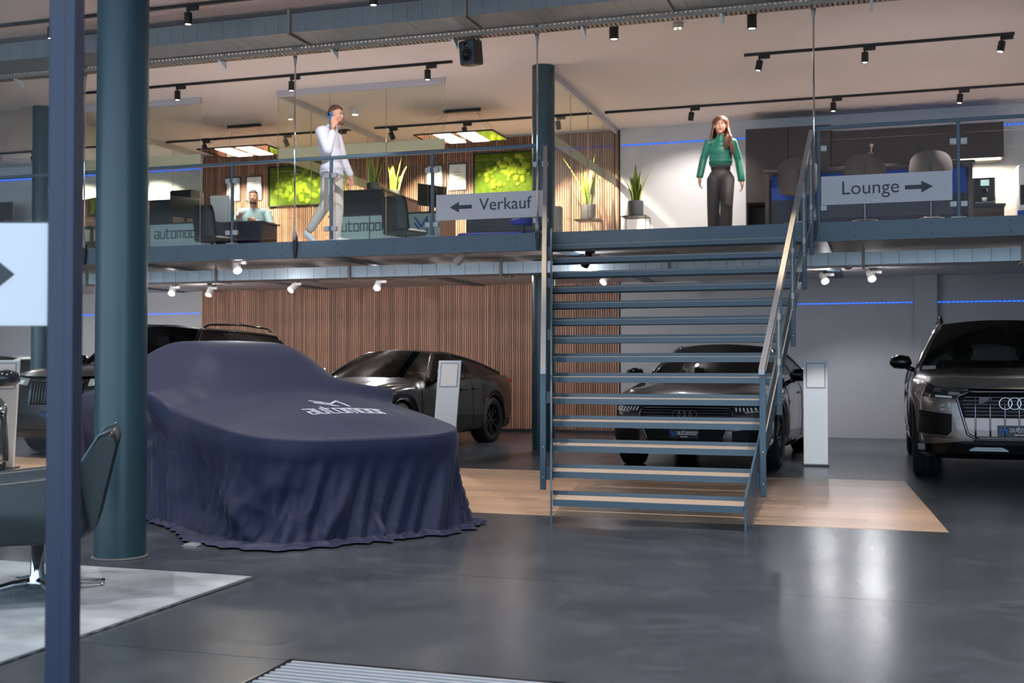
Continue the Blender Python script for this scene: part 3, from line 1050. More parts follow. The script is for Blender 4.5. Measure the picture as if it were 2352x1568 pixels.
pendant('flat rectangular pendant above the seated man in the left office', -10.28, 17.2)
pendant('flat rectangular pendant in the right office near the moss picture', -6.35, 17.2)
# ================================================================== CARS
def pwl(pts, x):
    if x <= pts[0][0]:
        return pts[0][1]
    for (a, b), (c, d) in zip(pts, pts[1:]):
        if x <= c:
            return b + (d - b) * (x - a) / (c - a)
    return pts[-1][1]


def catmull(pts, n):
    """resample a smooth curve through the points, even chord spacing per span"""
    P = [Vector(p) for p in pts]
    out = []
    d = [(P[i + 1] - P[i]).length for i in range(len(P) - 1)]
    tot = sum(d)
    for i in range(len(P) - 1):
        p0 = P[i - 1] if i else P[0] * 2 - P[1]
        p1, p2 = P[i], P[i + 1]
        p3 = P[i + 2] if i + 2 < len(P) else P[-1] * 2 - P[-2]
        k = max(2, int(round(n * d[i] / tot)))
        # chordal tangents
        da, db, dc = (p1 - p0).length or 1e-6, (p2 - p1).length or 1e-6, (p3 - p2).length or 1e-6
        m1 = ((p2 - p1) / db * da + (p1 - p0) / da * db) / (da + db) * db
        m2 = ((p3 - p2) / dc * db + (p2 - p1) / db * dc) / (db + dc) * db
        for j in range(k):
            t = j / k
            out.append((2 * t ** 3 - 3 * t ** 2 + 1) * p1 + (t ** 3 - 2 * t ** 2 + t) * m1 + (-2 * t ** 3 + 3 * t ** 2) * p2 + (t ** 3 - t ** 2) * m2)
    out.append(P[-1])
    return out


class Car:
    TS = [0, .05, .16, .30, .45, .58, .70, .80, .88, .95, 1.0]

    def __init__(s, name, lab, loc, rz, paint, L=4.9, W=1.89, fo=.92, wb=2.9, R=.35, tw=.25, sill=.22, lip=.20, top=None, plan=None,
                 yb=1.35, zb=1.0, yt=2.15, zt=1.42, yr=3.3, zr=1.40, yB=4.25, zB=1.02, wr=.58, crown=.035, style='sedan', yQ=3.9,
                 hood=.05, front_inset=None, priv=2.6, rimface=None, seats=True, trim=None):
        s.__dict__.update(locals())
        h = W / 2
        s.h = h
        s.t = thing(name, lab, 'car', (loc[0], loc[1], 0), rz)
        plan = plan or [(0, 0), (.34, .004), (.60, .035), (.78, .11), (.90, .27), (.965, .55), (1, 1.0), (1, L * .5), (1, L - 1.1), (.965, L - .55), (.90, L - .25), (.76, L - .08), (.45, L - .005), (0, L)]
        s.out = catmull([(x * h, y) for x, y in plan], 190)
        s.ax = (fo, fo + wb)
        s.AR = R + .045
        s.rings = []
        n = len(s.out)
        s.nrm = []
        for i in range(n):
            a, b = s.out[max(i - 1, 0)], s.out[min(i + 1, n - 1)]
            d = (b - a).normalized()
            s.nrm.append(Vector((-d.y, d.x)) * -1)
        for t in s.TS:
            s.rings.append([s.surf(i, t) for i in range(n)])
        s.body()

    def ztop(s, y):
        return smooth_interp(s.top, y)

    def zbot(s, x, y, side):
        z = s.sill if .3 < y < s.L - .3 else lerp(s.lip, s.sill, min(1, min(y, s.L - y) / .3))
        if side:
            for yw in s.ax:
                d = abs(y - yw)
                if d < s.AR:
                    z = max(z, s.R + sqrt(s.AR ** 2 - d * d) * .99)
        return z

    def surf(s, i, t):
        p, n = s.out[i], s.nrm[i]
        fr = abs(n.y)
        side_in = pwl([(0, .055), (.08, .02), (.3, .004), (.45, 0), (.56, .014), (.66, .0), (.8, .012), (.92, .035), (1, .075)], t)
        f_in = pwl(s.front_inset or [(0, .11), (.10, .03), (.3, 0), (.5, .004), (.75, .025), (.9, .05), (1, .10)], t)
        w = fr ** 1.5
        ins = side_in * (1 - w) + f_in * w
        zb = s.zbot(p.x, p.y, p.x > s.h * .78)
        zt = s.ztop(p.y)
        z = lerp(zb, zt, t)
        x, y = p.x - n.x * ins, p.y - n.y * ins
        for yw in s.ax:
            x += .022 * math.exp(-((p.y - yw) / .40) ** 2) * (1 - w) * (1 - sstep(.55, .95, t))
        return Vector((x, y, z))

    def hw(s, y):
        r = s.rings[-1]
        best = 0
        for a, b in zip(r, r[1:]):
            if (a.y <= y <= b.y):
                return a.x + (b.x - a.x) * ((y - a.y) / (b.y - a.y) if b.y > a.y else 0)
        return r[-1].x if y > r[-1].y else r[0].x

    def yfront(s, x):
        r = s.rings[-1]
        for a, b in zip(r, r[1:]):
            if a.x <= x <= b.x:
                return a.y + (b.y - a.y) * ((x - a.x) / (b.x - a.x) if b.x > a.x else 0)
        return .3

    def fpt(s, x, z, off=0.0, rear=False):
        """point on the nose (or tail) at lateral x and height z"""
        ax = abs(x)
        n = len(s.out)
        rng = range(n - 2, n // 2, -1) if rear else range(0, n // 2)
        for i in rng:
            a, b = (s.out[i], s.out[i + 1]) if not rear else (s.out[i + 1], s.out[i])
            if a.x <= ax <= b.x + 1e-9:
                break
        f = (ax - a.x) / (b.x - a.x) if b.x > a.x else 0
        t = (z - s.lip) / (s.ztop(a.y if not rear else s.L - .05) - s.lip)
        t = min(1, max(0, t))
        p = s.surf(i, t).lerp(s.surf(i + 1, t), f if not rear else 1 - f)
        nn = s.nrm[i]
        q = Vector((p.x + nn.x * off, p.y + nn.y * off, z))
        if x < 0:
            q.x = -q.x
        return q

    def strip(s, name, m, top, bot, off=.004, thick=.02, n=16, both=False, parent=None, mirror=None, rear=False):
        """patch between two height curves given as (x, z) lists, laid on the nose"""
        b = MB()
        x0, x1 = top[0][0], top[-1][0]
        for sg in ((1, -1) if both else (1,)):
            NZ = max(1, int(max(abs(pwl(top, lerp(x0, x1, k / n)) - pwl(bot, lerp(x0, x1, k / n))) for k in range(n + 1)) / .03))
            C = NZ + 3                                   # back top, front rows, back bottom
            vs = []
            for k in range(n + 1):
                x = lerp(x0, x1, k / n)
                za, zb = pwl(top, x), pwl(bot, x)
                vs.append(s.fpt(sg * x, za, off - thick, rear))
                vs += [s.fpt(sg * x, lerp(za, zb, j / NZ), off, rear) for j in range(NZ + 1)]
                vs.append(s.fpt(sg * x, zb, off - thick, rear))
            fs = []
            for k in range(n):
                for j in range(C - 1):
                    o = k * C + j
                    fs.append((o, o + C, o + C + 1, o + 1))
            fs += [tuple(range(C)), tuple(n * C + j for j in range(C - 1, -1, -1))]
            b.add(vs, fs)
            if both:
                b.build(name, m, parent or s.t)
                b = MB()
        if not both:
            return b.build(name, m, parent or s.t)

    def line(s, name, m, pts, r=.008, off=.004, both=True, parent=None, closed=False, rear=False, sub=6):
        P = []
        for (xa, za), (xb, zb) in zip(pts, pts[1:]):
            for k in range(sub):
                P.append((lerp(xa, xb, k / sub), lerp(za, zb, k / sub)))
        P.append(pts[-1])
        for sg in ((1, -1) if both else (1,)):
            MB().tube([s.fpt(sg * x, z, off, rear) for x, z in P], r, 6).build(name, m, parent or s.t, True)

    def body(s):
        n = len(s.out)
        shell = MB()
        for sg in (1, -1):
            vs = [(sg * p.x, p.y, p.z) for r in s.rings for p in r]
            fs = []
            for j in range(len(s.TS) - 1):
                for i in range(n - 1):
                    q = (j * n + i, j * n + i + 1, (j + 1) * n + i + 1, (j + 1) * n + i)
                    fs.append(q if sg < 0 else q[::-1])
            shell.add(vs, fs)
        # bonnet
        bow = .22
        yb, zb = s.yb, s.zb
        xm = .9 * s.h
        yf_edge = s.yfront(xm)

        def bonnet(a, v):
            u = a * 2 - 1
            ye = lerp(yf_edge, yb + bow, v)
            x = u * s.hw(ye)
            if v < .001:
                x = u * xm
            y = lerp(s.yfront(abs(u) * xm), yb + bow * u * u, v)
            c = s.hood * (1 - abs(u) ** 2.4) * sstep(0, .35, v)
            c += .010 * math.exp(-((abs(u) - .62) / .09) ** 2) * sstep(.1, .5, v)
            return Vector((x, y, s.ztop(lerp(y, ye, u * u * sstep(0, .25, v))) + c))
        bn = MB().grid(bonnet, 28, 16)
        bn.build('bonnet', s.paint, s.t, True)
        # rear deck
        if s.style != 'suv':
            r = s.rings[-1]

            def deck(a, v):
                u = a * 2 - 1
                ye = lerp(s.yB - .18, s.L - .30, v)
                x = u * s.hw(ye)
                y = lerp(s.yB - .18 * u * u, s.L - .10 - .2 * u * u, v)
                return Vector((x, y, s.ztop(y) + .03 * (1 - u * u)))
            MB().grid(deck, 16, 8).build('boot_lid', s.paint, s.t, True)
        shell.build('body_shell', s.paint, s.t, 50)
        # glasshouse
        yA = yb + bow
        wA = s.hw(yA) - .02
        ct = s.crown
        wr, yt, zt, yr, zr, yB, zB = s.wr, s.yt, s.zt, s.yr, s.zr, s.yB, s.zB
        wB = s.hw(yB - .15) - .03

        def screen(a, v):
            u = a * 2 - 1
            return Vector((u * lerp(wA, wr, v), lerp(yb + .01, yt, v) + u * u * lerp(bow, .16, v), lerp(zb - .015, zt, v) + .022 * sin(pi * v) + ct * (1 - u * u) * v + s.hood * .8 * (1 - abs(u) ** 2.4) * (1 - v)))
        MB().grid(screen, 18, 10).build('windscreen', M_cglass, s.t, True)

        def roof(a, v):
            u = a * 2 - 1
            y0 = yt + u * u * .16
            y1 = yr - u * u * .10
            hump = .022 * sin(pi * min(1, v * 1.0))
            return Vector((u * (wr + .012 * sin(pi * v)) * 1.0, lerp(y0, y1, v), lerp(zt, zr, v) + ct * (1 - u * u) + hump * (1 - .4 * u * u)))
        MB().grid(roof, 18, 12).build('roof', s.paint, s.t, True)

        def rearw(a, v):
            u = a * 2 - 1
            return Vector((u * lerp(wr, wB, v), lerp(yr - u * u * .10, yB - u * u * .15, v), lerp(zr, zB, v) + .03 * sin(pi * v) + ct * (1 - u * u) * (1 - v)))
        MB().grid(rearw, 16, 8).build('rear_window', M_dglass, s.t, True)
        rail = []
        for k in range(9):
            p = screen(1, k / 8)
            rail.append(p)
        for k in range(1, 13):
            rail.append(roof(1, k / 12))
        for k in range(1, 9):
            rail.append(rearw(1, k / 8))
        for sg in (1, -1):
            sd = MB()
            m = len(rail)
            NV = 5
            vs = []
            for p in rail:
                xb = s.hw(p.y) - .012
                zbl = min(s.ztop(p.y) - .012, p.z - .001)
                for j in range(NV + 1):
                    v = j / NV
                    vs.append(Vector((sg * (lerp(xb, p.x, v) + .018 * sin(pi * v) * min(1, (p.z - zbl) * 4)), p.y, lerp(zbl, p.z, v))))
            for i in range(m - 1):
                ym = (rail[i].y + rail[i + 1].y) / 2
                sd.cur = 0 if ym < s.priv else (1 if ym < s.yQ else 2)
                fs = []
                for j in range(NV):
                    q = (i * (NV + 1) + j, (i + 1) * (NV + 1) + j, (i + 1) * (NV + 1) + j + 1, i * (NV + 1) + j + 1)
                    fs.append(q if sg > 0 else q[::-1])
                sd.f += fs
                sd.mi += [sd.cur] * len(fs)
            sd.v = [tuple(v) for v in vs]
            sd.build('side_window', [M_cglass, M_dglass, s.paint], s.t, True)
            rt = [Vector((sg * p.x, p.y, p.z - .006)) for p in rail]
            MB().tube(rt, [.034] * 8 + [.026] * (m - 8), 8).build('roof_pillar', s.paint, s.t, True)
            # trim along the belt
            MB().tube([(sg * (s.hw(y) - .004), y, s.ztop(y) - .008) for y in [lerp(yA, s.yQ, k / 14) for k in range(15)]], .009, 6).build('window_trim', s.trim or M_blackg, s.t, True)
            # centre pillar
            yp = s.priv
            pl_ = MB()
            for q in range(len(rail) - 1):
                if rail[q].y <= yp <= rail[q + 1].y and rail[q].z > s.zt - .25:
                    top = rail[q].lerp(rail[q + 1], (yp - rail[q].y) / (rail[q + 1].y - rail[q].y))
                    xb = s.hw(yp)
                    vs = []
                    for (x, z) in ((xb - .006, s.ztop(yp) - .01), (lerp(xb, top.x, .5) + .018, lerp(s.ztop(yp), top.z, .5)), (top.x + .006, top.z)):
                        for dy in (-.045, .045):
                            vs.append((sg * x, yp + dy, z))
                    pl_.add(vs, [(0, 1, 3, 2), (2, 3, 5, 4)])
                    break
            if pl_.v:
                pl_.build('centre_pillar', M_blackg, s.t)
            # mirror
            mx, my, mz = s.hw(yA + .12), yA + .22, s.ztop(yA + .1)
            mm = MB()
            Ms = Matrix.Diagonal((1, 1, 1, 1))
            prof = []
            mm.tube([(sg * (mx + .05), my, mz + .055), (sg * (mx + .085), my - .005, mz + .085), (sg * (mx + .16), my - .01, mz + .095), (sg * (mx + .23), my + .01, mz + .085), (sg * (mx + .26), my + .03, mz + .075)],
                    [.035, .078, .082, .07, .03], 12)
            mo = mm.build('mirror', s.paint if s.trim is None else M_blackg, s.t, True)
            MB().tube([(sg * (mx - .02), my + .02, mz - .01), (sg * (mx + .09), my, mz + .035)], [.026, .03], 8).build('mirror_arm', M_blackg, mo, True)
            # door joints and handles
            for yd in (s.yA_door if hasattr(s, 'yA_door') else (s.ax[0] + .52, s.priv + .05, s.ax[1] - .40)):
                idx = min(range(len(s.out)), key=lambda i: abs(s.out[i].y - yd) + (9 if s.out[i].x < s.h * .6 else 0))
                MB().tube([Vector((sg * (q.x + .0015), q.y, q.z)) for q in (s.surf(idx, t) for t in s.TS[1:])], .0035, 4).build('door_joint', M_well, s.t)
            for yd in (s.priv - .22, s.ax[1] - .62):
                idx = min(range(len(s.out)), key=lambda i: abs(s.out[i].y - yd) + (9 if s.out[i].x < s.h * .6 else 0))
                q = s.surf(idx, .80)
                MB().rbb(sg * (q.x + .012) - .010, sg * (q.x + .012) + .010, q.y - .10, q.y + .10, q.z - .014, q.z + .014, .006).build('door_handle', s.paint if s.trim is None else M_chromed, s.t)
            # sill blade
            MB().tube([(sg * (s.h - .03), y, s.sill + .02) for y in (s.ax[0] + s.AR + .03, (s.ax[0] + s.ax[1]) / 2, s.ax[1] - s.AR - .03)], .03, 6).build('sill', M_blackg, s.t, True)
            # arch liners
            for yw in s.ax:
                P = [(sg * (s.h - .012), yw + s.AR * 1.0 * cos(a), s.R + s.AR * sin(a)) for a in [pi * k / 16 for k in range(17)]]
                MB().tube(P, .012, 6).build('arch_edge', M_black if s.style == 'suv' else s.paint, s.t, True)
        # under body and wells
        ub = MB().bb(-s.h + .22, s.h - .22, .18, s.L - .18, s.sill + .0, s.sill + .06)
        for yw in s.ax:
            ub.bb(-s.h + s.tw + .07, s.h - s.tw - .07, yw - s.AR - .05, yw + s.AR + .05, s.sill, s.R + s.AR + .04)
            for sg in (1, -1):
                a, b = sorted((sg * (s.h - s.tw - .075), sg * (s.h - .05)))
                ub.bb(a, b, yw - s.AR - .03, yw + s.AR + .03, s.R + s.AR + .005, s.R + s.AR + .03)
                ub.bb(a, b, yw - s.AR - .035, yw - s.AR - .012, s.sill, s.R + s.AR)
                ub.bb(a, b, yw + s.AR + .012, yw + s.AR + .035, s.sill, s.R + s.AR)
        ub.bb(-s.h + .12, s.h - .12, yb + .35, s.L - .5, s.sill + .06, s.sill + .09)
        ub.build('underbody', M_well, s.t)
        for yw in s.ax:
            for sg in (1, -1):
                s.wheel(sg, yw)
        if s.seats:
            for sx in (-.37, .37):
                st = MB()
                ys_ = yt + .42
                st.rbb(sx - .24, sx + .24, ys_, ys_ + .16, .55, s.zt - .42, .05)
                st.rbb(sx - .13, sx + .13, ys_ + .03, ys_ + .13, s.zt - .40, s.zt - .22, .04)
                st.rbb(sx - .10, sx + .10, ys_ + .05, ys_ + .11, s.zt - .43, s.zt - .38, .01)
                st.rbb(sx - .25, sx + .25, ys_ - .5, ys_ + .05, .42, .58, .05)
                st.build('front_seat', M_seat, s.t)
            MB().rbb(-.62, .62, yt + 1.32, yt + 1.48, .5, s.zt - .42, .05).build('rear_bench', M_seat, s.t)
            st = MB()
            st.rbb(-wA + .004, wA - .004, yA + .02, yA + .38, .6, zb - .035, .05)
            st.build('dashboard', M_seat, s.t)
            MB().tube([(.37 + .17 * cos(a), yA + .52 + .06 * sin(a), zb - .06 + .16 * sin(a)) for a in [2 * pi * k / 20 for k in range(20)]], .014, 6, closed=True).build('steering_wheel', M_black, s.t, True)
            MB().rbb(-.12, .12, yt + .10, yt + .14, zt - .10, zt - .035, .015).build('rear_view_mirror', M_black, s.t)

    def wheel(s, sg, yw):
        R, tw = s.R, s.tw
        xo = s.h - .012
        rim = R * .70
        M = Matrix.Translation((sg * (xo - tw / 2), yw, R)) @ Matrix.Rotation(sg * pi / 2, 4, 'Y')
        w = tw / 2
        tp = [(rim * .97, -w * .86), (R * .86, -w), (R * .965, -w * .90), (R - .002, -w * .74)]
        for g in (-.42, -.14, .14, .42):
            tp += [(R, g * tw - .009), (R - .011, g * tw - .008), (R - .011, g * tw + .008), (R, g * tw + .009)] if abs(g) < .4 else [(R - .001, g * tw)]
        tp += [(R - .002, w * .74), (R * .965, w * .90), (R * .86, w), (rim * 1.0, w * .86)]
        wh = MB().lathe(tp, 40, M, cap=False).build('wheel', M_tyre, s.t, 30)
        MB().lathe([(rim * 1.0, w * .88), (rim * 1.02, w * .80), (rim * .95, w * .72), (rim * .92, -w * .5), (0, -w * .5)], 40, M, cap=False).build('rim_barrel', M_rimd, wh, 30)
        MB().lathe([(rim * .62, -.005), (rim * .62, .012), (0, .012)], 28, M).build('brake_disc', M_chromed, wh, 30)
        sp = MB()
        ns = 5
        for k in range(ns):
            for d in (-.20, .20):
                a = 2 * pi * k / ns
                a0, a1 = a + d * .55, a + d * 1.25
                p0 = Vector((rim * .16 * cos(a0), rim * .16 * sin(a0), w * .55))
                p1 = Vector((rim * .96 * cos(a1), rim * .96 * sin(a1), w * .70))
                dd = (p1 - p0).normalized()
                nn = Vector((-dd.y, dd.x, 0)).normalized() * .014
                zz = Vector((0, 0, .022))
                vs = [p0 - nn - zz, p0 + nn - zz, p1 + nn * 1.2 - zz, p1 - nn * 1.2 - zz, p0 - nn, p0 + nn, p1 + nn * 1.2, p1 - nn * 1.2]
                sp.add([M @ v for v in vs], [(3, 2, 1, 0), (4, 5, 6, 7), (0, 1, 5, 4), (1, 2, 6, 5), (2, 3, 7, 6), (3, 0, 4, 7)])
        sp.lathe([(rim * .20, w * .50), (rim * .19, w * .60), (0, w * .62)], 20, M, cap=False)
        sp.build('spokes', s.rimface or M_rimd, wh)

    def plate(s, x0, x1, z0, z1, m=None, y=None):
        yy = (s.fpt((x0 + x1) / 2, (z0 + z1) / 2, .018).y if y is None else y)
        p = MB().bb(x0, x1, yy - .006, yy + .02, z0, z1).build('number_plate', m or M_plate, s.t)
        w = x1 - x0
        h = z1 - z0
        M = Matrix.Translation(((x0 + x1) / 2 + w * .12, yy - .0062, z0 + h * .42))
        MB().strokes(logotype(w * .68, h * .30), .009, -.002, 0, M).build('lettering', M_printw, p)
        M = Matrix.Translation((x0 + w * .13, yy - .0062, z0 + h * .25))
        MB().strokes(logomark(w * .15, h * .55), .012, -.002, 0, M).build('dealer_mark', M_blue, p)
        M = Matrix.Translation(((x0 + x1) / 2, yy - .0062, z0 + h * .12))
        MB().bb(-w * .12, w * .12, -.002, 0, 0, h * .09, M).build('small_print', M_printw, p)
        return p

    def emblem_rings(s, z, r=.047, m=None):
        for k in range(4):
            x = (k - 1.5) * r * 1.42
            c = s.fpt(x, z, .03)
            MB().tube([(c.x + r * cos(a), c.y, z + r * sin(a)) for a in [2 * pi * q / 24 for q in range(24)]], r * .13, 8, closed=True).build('emblem_ring', m or M_chrome, s.t, True)


# ---- grey SUV at the right
P_grey = mat('grey_metallic_paint', (128, 118, 112), 0.30, metal=.6, coat=1.0)
q = Car('suv_car', 'dark grey metallic SUV with wide chrome-framed grille at the right edge', (1.285, 12.34), 0, P_grey, L=5.06, W=1.97, fo=.93, wb=2.995, R=.385, tw=.275, sill=.30, lip=.235,
        top=[(0, .925), (.15, .955), (.5, 1.02), (1.3, 1.10), (1.8, 1.13), (3.2, 1.15), (4.5, 1.16), (5.06, 1.10)], yb=1.30, zb=1.13, yt=2.05, zt=1.655, yr=4.35, zr=1.62, yB=4.82, zB=1.17, wr=.62,
        crown=.045, style='suv', yQ=4.3, priv=2.75, rimface=M_rimb, trim=M_chromed,
        front_inset=[(0, .13), (.08, .03), (.25, 0), (.45, .0), (.7, .01), (.9, .03), (1, .09)])
# mouth of the grille, then frame, slats and bars
q.strip('grille_backing', M_grille, [(-.57, .865), (-.46, .905), (.46, .905), (.57, .865)], [(-.57, .84), (-.46, .47), (.46, .47), (.57, .84)], .006, .03, 26)
q.strip('grille_lower_panel', P_grey, [(-.52, .655), (.52, .655)], [(-.52, .655), (-.465, .475), (.465, .475), (.52, .655)], .011, .01, 24)
for k in range(6):
    z = .685 + k * .035
    e = pwl([(.47, .46), (.84, .56), (.905, .46)], z)
    q.line('grille_slat', M_chromed, [(-e, z), (e, z)], .0055, .014, both=False, sub=24)
for x in (-.40, -.265, -.13, 0, .13, .265, .40):
    q.line('grille_bar', M_chromed, [(x, .895), (x, .475)], .0085, .018, both=False)
q.line('grille_frame', M_chromed, [(-.46, .912), (0, .916), (.46, .912)], .012, .014, both=False, sub=10)
q.line('grille_frame', M_chromed, [(.46, .912), (.575, .865), (.565, .83), (.47, .49), (.40, .455)], .015, .012)
q.line('grille_frame', M_chromed, [(-.40, .455), (.40, .455)], .012, .012, both=False, sub=16)
q.strip('headlamp', M_lampd, [(.47, .935), (.70, .955), (.90, .978)], [(.47, .925), (.60, .845), (.75, .85), (.90, .862)], .010, .02, 18, both=True)
q.strip('daytime_lamp', M_drl, [(.62, .868), (.78, .878)], [(.62, .850), (.78, .860)], .016, .01, 8, both=True)
q.strip('lamp_element', M_lampg, [(.55, .905), (.66, .915)], [(.55, .875), (.66, .885)], .016, .01, 6, both=True)
q.strip('lamp_projector', M_chrome, [(.745, .945), (.82, .955)], [(.745, .905), (.82, .912)], .018, .01, 6, both=True)
q.strip('side_intake', M_grille, [(.62, .69), (.74, .70), (.915, .72)], [(.62, .52), (.66, .47), (.915, .49)], .008, .02, 14, both=True)
q.line('intake_trim', M_chromed, [(.60, .455), (.70, .455), (.93, .475)], .008, .012)
q.strip('lower_lip', M_blackg, [(-.93, .37), (-.5, .42), (.5, .42), (.93, .37)], [(-.93, .24), (.93, .24)], .012, .05, 30)
for s_ in (1, -1):
    xs_ = sorted((s_ * .10, s_ * .46))
    q.strip('skid_insert', M_galv, [(xs_[0], .335), (xs_[0] + .05, .365), (xs_[1] - .05, .365), (xs_[1], .335)], [(xs_[0], .325), (xs_[1], .325)], .02, .012, 12)
q.strip('lower_grille', M_grille, [(-.42, .435), (.42, .435)], [(-.42, .41), (.42, .41)], .016, .01, 16)
q.plate(-.20, .20, .475, .585)
q.emblem_rings(.80, .058)
MB().rbb(-.455 + .08, -.455 + .215, .02, .05, .78, .87, .01).build('camera_unit', M_blackg, q.t)
for s_ in (1, -1):
    MB().tube([(s_ * .60, 2.35, 1.69), (s_ * .605, 2.5, 1.755), (s_ * .60, 3.3, 1.775), (s_ * .59, 4.1, 1.74), (s_ * .58, 4.25, 1.69)], .018, 8).build('roof_rail', M_blackg, q.t, True)

# ---- dark saloon behind the stairs
P_taupe = mat('dark_taupe_metallic_paint', (82, 74, 74), 0.28, metal=.5, coat=1.0)
a = Car('saloon_car', 'dark saloon car parked behind the open stair treads', (-2.075, 12.70), radians(-3), P_taupe, L=4.94, W=1.886, fo=.92, wb=2.924, R=.35, tw=.255, sill=.23, lip=.19,
        top=[(0, .72), (.12, .745), (.5, .83), (1.2, .93), (1.7, .97), (3, .99), (4.2, 1.0), (4.94, .93)], yb=1.38, zb=.965, yt=2.25, zt=1.405, yr=3.45, zr=1.385, yB=4.35, zB=1.03, wr=.57, crown=.04, yQ=3.95, priv=2.75,
        rimface=M_rimb, trim=M_chromed)
a.strip('grille_backing', M_grille, [(-.52, .70), (.52, .70)], [(-.52, .64), (-.40, .32), (.40, .32), (.52, .64)], .006, .03, 24)
for k in range(7):
    z = .50 + k * .030
    e = pwl([(.32, .40), (.64, .51), (.70, .51)], z)
    a.line('grille_slat', M_chromed, [(-e, z), (e, z)], .0045, .012, both=False, sub=20)
a.line('grille_frame', M_chromed, [(-.50, .705), (0, .71), (.50, .705)], .010, .012, both=False, sub=10)
a.line('grille_frame', M_chromed, [(.50, .705), (.53, .64), (.41, .33)], .012, .010)
a.strip('headlamp', M_lampd, [(.50, .71), (.70, .725), (.86, .735)], [(.50, .695), (.58, .635), (.86, .655)], .010, .02, 16, both=True)
for k in range(7):
    x = .56 + k * .042
    a.strip('lamp_element', M_drl, [(x, .713), (x + .018, .714)], [(x, .672), (x + .018, .673)], .016, .01, 2, both=True)
a.strip('lamp_projector', M_lampg, [(.66, .668), (.80, .678)], [(.66, .650), (.80, .662)], .016, .01, 6, both=True)
a.strip('side_intake', M_grille, [(.52, .46), (.86, .50)], [(.52, .34), (.60, .29), (.86, .31)], .008, .02, 14, both=True)
a.line('intake_trim', M_chromed, [(.50, .33), (.62, .285), (.88, .315)], .008, .012)
a.strip('lower_lip', M_blackg, [(-.86, .27), (-.4, .30), (.4, .30), (.86, .27)], [(-.86, .195), (.86, .195)], .010, .04, 26)
a.plate(-.165, .165, .375, .475)
a.emblem_rings(.635, .043, M_chromed)

# ---- black coupe by the slat wall
P_black = mat('black_car_paint', (13, 11, 12), 0.24, metal=.0, coat=.5)
c = Car('coupe_car', 'black coupe standing beside the slat wall with a price pillar in front', (-6.99, 13.19), radians(-6.7), P_black, L=4.72, W=1.89, fo=.84, wb=2.80, R=.345, tw=.27, sill=.22, lip=.17,
        top=[(0, .70), (.15, .76), (.5, .86), (1.2, .95), (1.7, .965), (3, .985), (3.7, 1.02), (4.4, 1.01), (4.72, .97)], yb=1.42, zb=.955, yt=2.25, zt=1.345, yr=3.05, zr=1.335, yB=4.22, zB=1.05, wr=.53, crown=.045, yQ=3.15, priv=2.85,
        rimface=M_rimd)
c.strip('headlamp', M_lampg, [(.48, .70), (.86, .74)], [(.48, .63), (.86, .66)], .008, .02, 12, both=True)
for s_ in (1, -1):
    xx = sorted((s_ * .05, s_ * .26))
    c.strip('kidney_grille', M_grille, [(xx[0], .72), (xx[1], .72)], [(xx[0], .38), (xx[1], .38)], .01, .02, 8)
c.strip('air_intake', M_grille, [(.42, .48), (.86, .52)], [(.42, .28), (.86, .30)], .008, .02, 12, both=True)
c.strip('tail_lamp', M_tail, [(.40, .92), (.72, .94), (.84, .94)], [(.40, .85), (.84, .86)], .006, .015, 14, both=True, rear=True)
for s_ in (1, -1):
    i_ = min(range(len(c.out)), key=lambda i: abs(c.out[i].y - (c.L - .20)) + (9 if c.out[i].x < c.h * .5 else 0))
    P_ = [c.surf(i_ + k, .90) + Vector((c.nrm[i_ + k].x, c.nrm[i_ + k].y, 0)) * .004 for k in range(-4, 6)]
    MB().tube([(s_ * p.x, p.y, p.z) for p in P_], [.012] + [.028] * 8 + [.014], 8).build('tail_lamp_side', M_tail, c.t, True)
    MB().prism([(1.18, .78), (1.44, .76), (1.40, .50), (1.34, .40)], s_ * (c.h - .004), s_ * (c.h + .006), Matrix(((0, 1, 0, 0), (1, 0, 0, 0), (0, 0, 1, 0), (0, 0, 0, 1)))).build('side_vent', M_blackg, c.t)

# ---- black SUV at the left
v = Car('suv_car', 'black SUV with upright kidney grille behind the covered car', (-9.9, 12.05), radians(-2), P_black, L=4.92, W=2.0, fo=.88, wb=2.975, R=.38, tw=.275, sill=.28, lip=.24,
        top=[(0, 1.00), (.12, 1.04), (.5, 1.09), (1.3, 1.145), (1.8, 1.16), (3.2, 1.175), (4.5, 1.18), (4.92, 1.12)], yb=1.32, zb=1.145, yt=2.05, zt=1.685, yr=4.30, zr=1.63, yB=4.70, zB=1.19, wr=.62, crown=.04, style='suv', yQ=4.25, priv=2.75, rimface=M_rimd)
for s_ in (1, -1):
    xx = sorted((s_ * .035, s_ * .40))
    v.strip('kidney_grille', M_grille, [(xx[0], .965), (xx[1], .965)], [(xx[0], .68), (xx[1], .68)], .012, .02, 10)
    for k in range(8):
        x = lerp(xx[0] + .02, xx[1] - .02, k / 7)
        v.line('grille_bar', M_chromed, [(x, .95), (x, .695)], .006, .016, both=False)
    v.line('grille_frame', M_chromed, [(xx[0], .975), (xx[1], .975), (xx[1], .67), (xx[0], .67), (xx[0], .975)], .010, .014, both=False)
v.strip('headlamp', M_lampg, [(.48, 1.005), (.92, 1.045)], [(.48, .915), (.92, .95)], .008, .02, 12, both=True)
v.strip('lamp_element', M_drl, [(.56, .985), (.64, .99)], [(.56, .935), (.64, .94)], .014, .01, 4, both=True)
v.strip('lower_lip', M_blackg, [(-.92, .36), (.92, .36)], [(-.92, .25), (.92, .25)], .012, .05, 24)
v.plate(-.2, .2, .50, .60)
for s_ in (1, -1):
    MB().tube([(s_ * .60, 2.3, 1.70), (s_ * .605, 2.45, 1.76), (s_ * .60, 3.3, 1.78), (s_ * .59, 4.0, 1.74), (s_ * .58, 4.15, 1.69)], .018, 8).build('roof_rail', M_blackg, v.t, True)

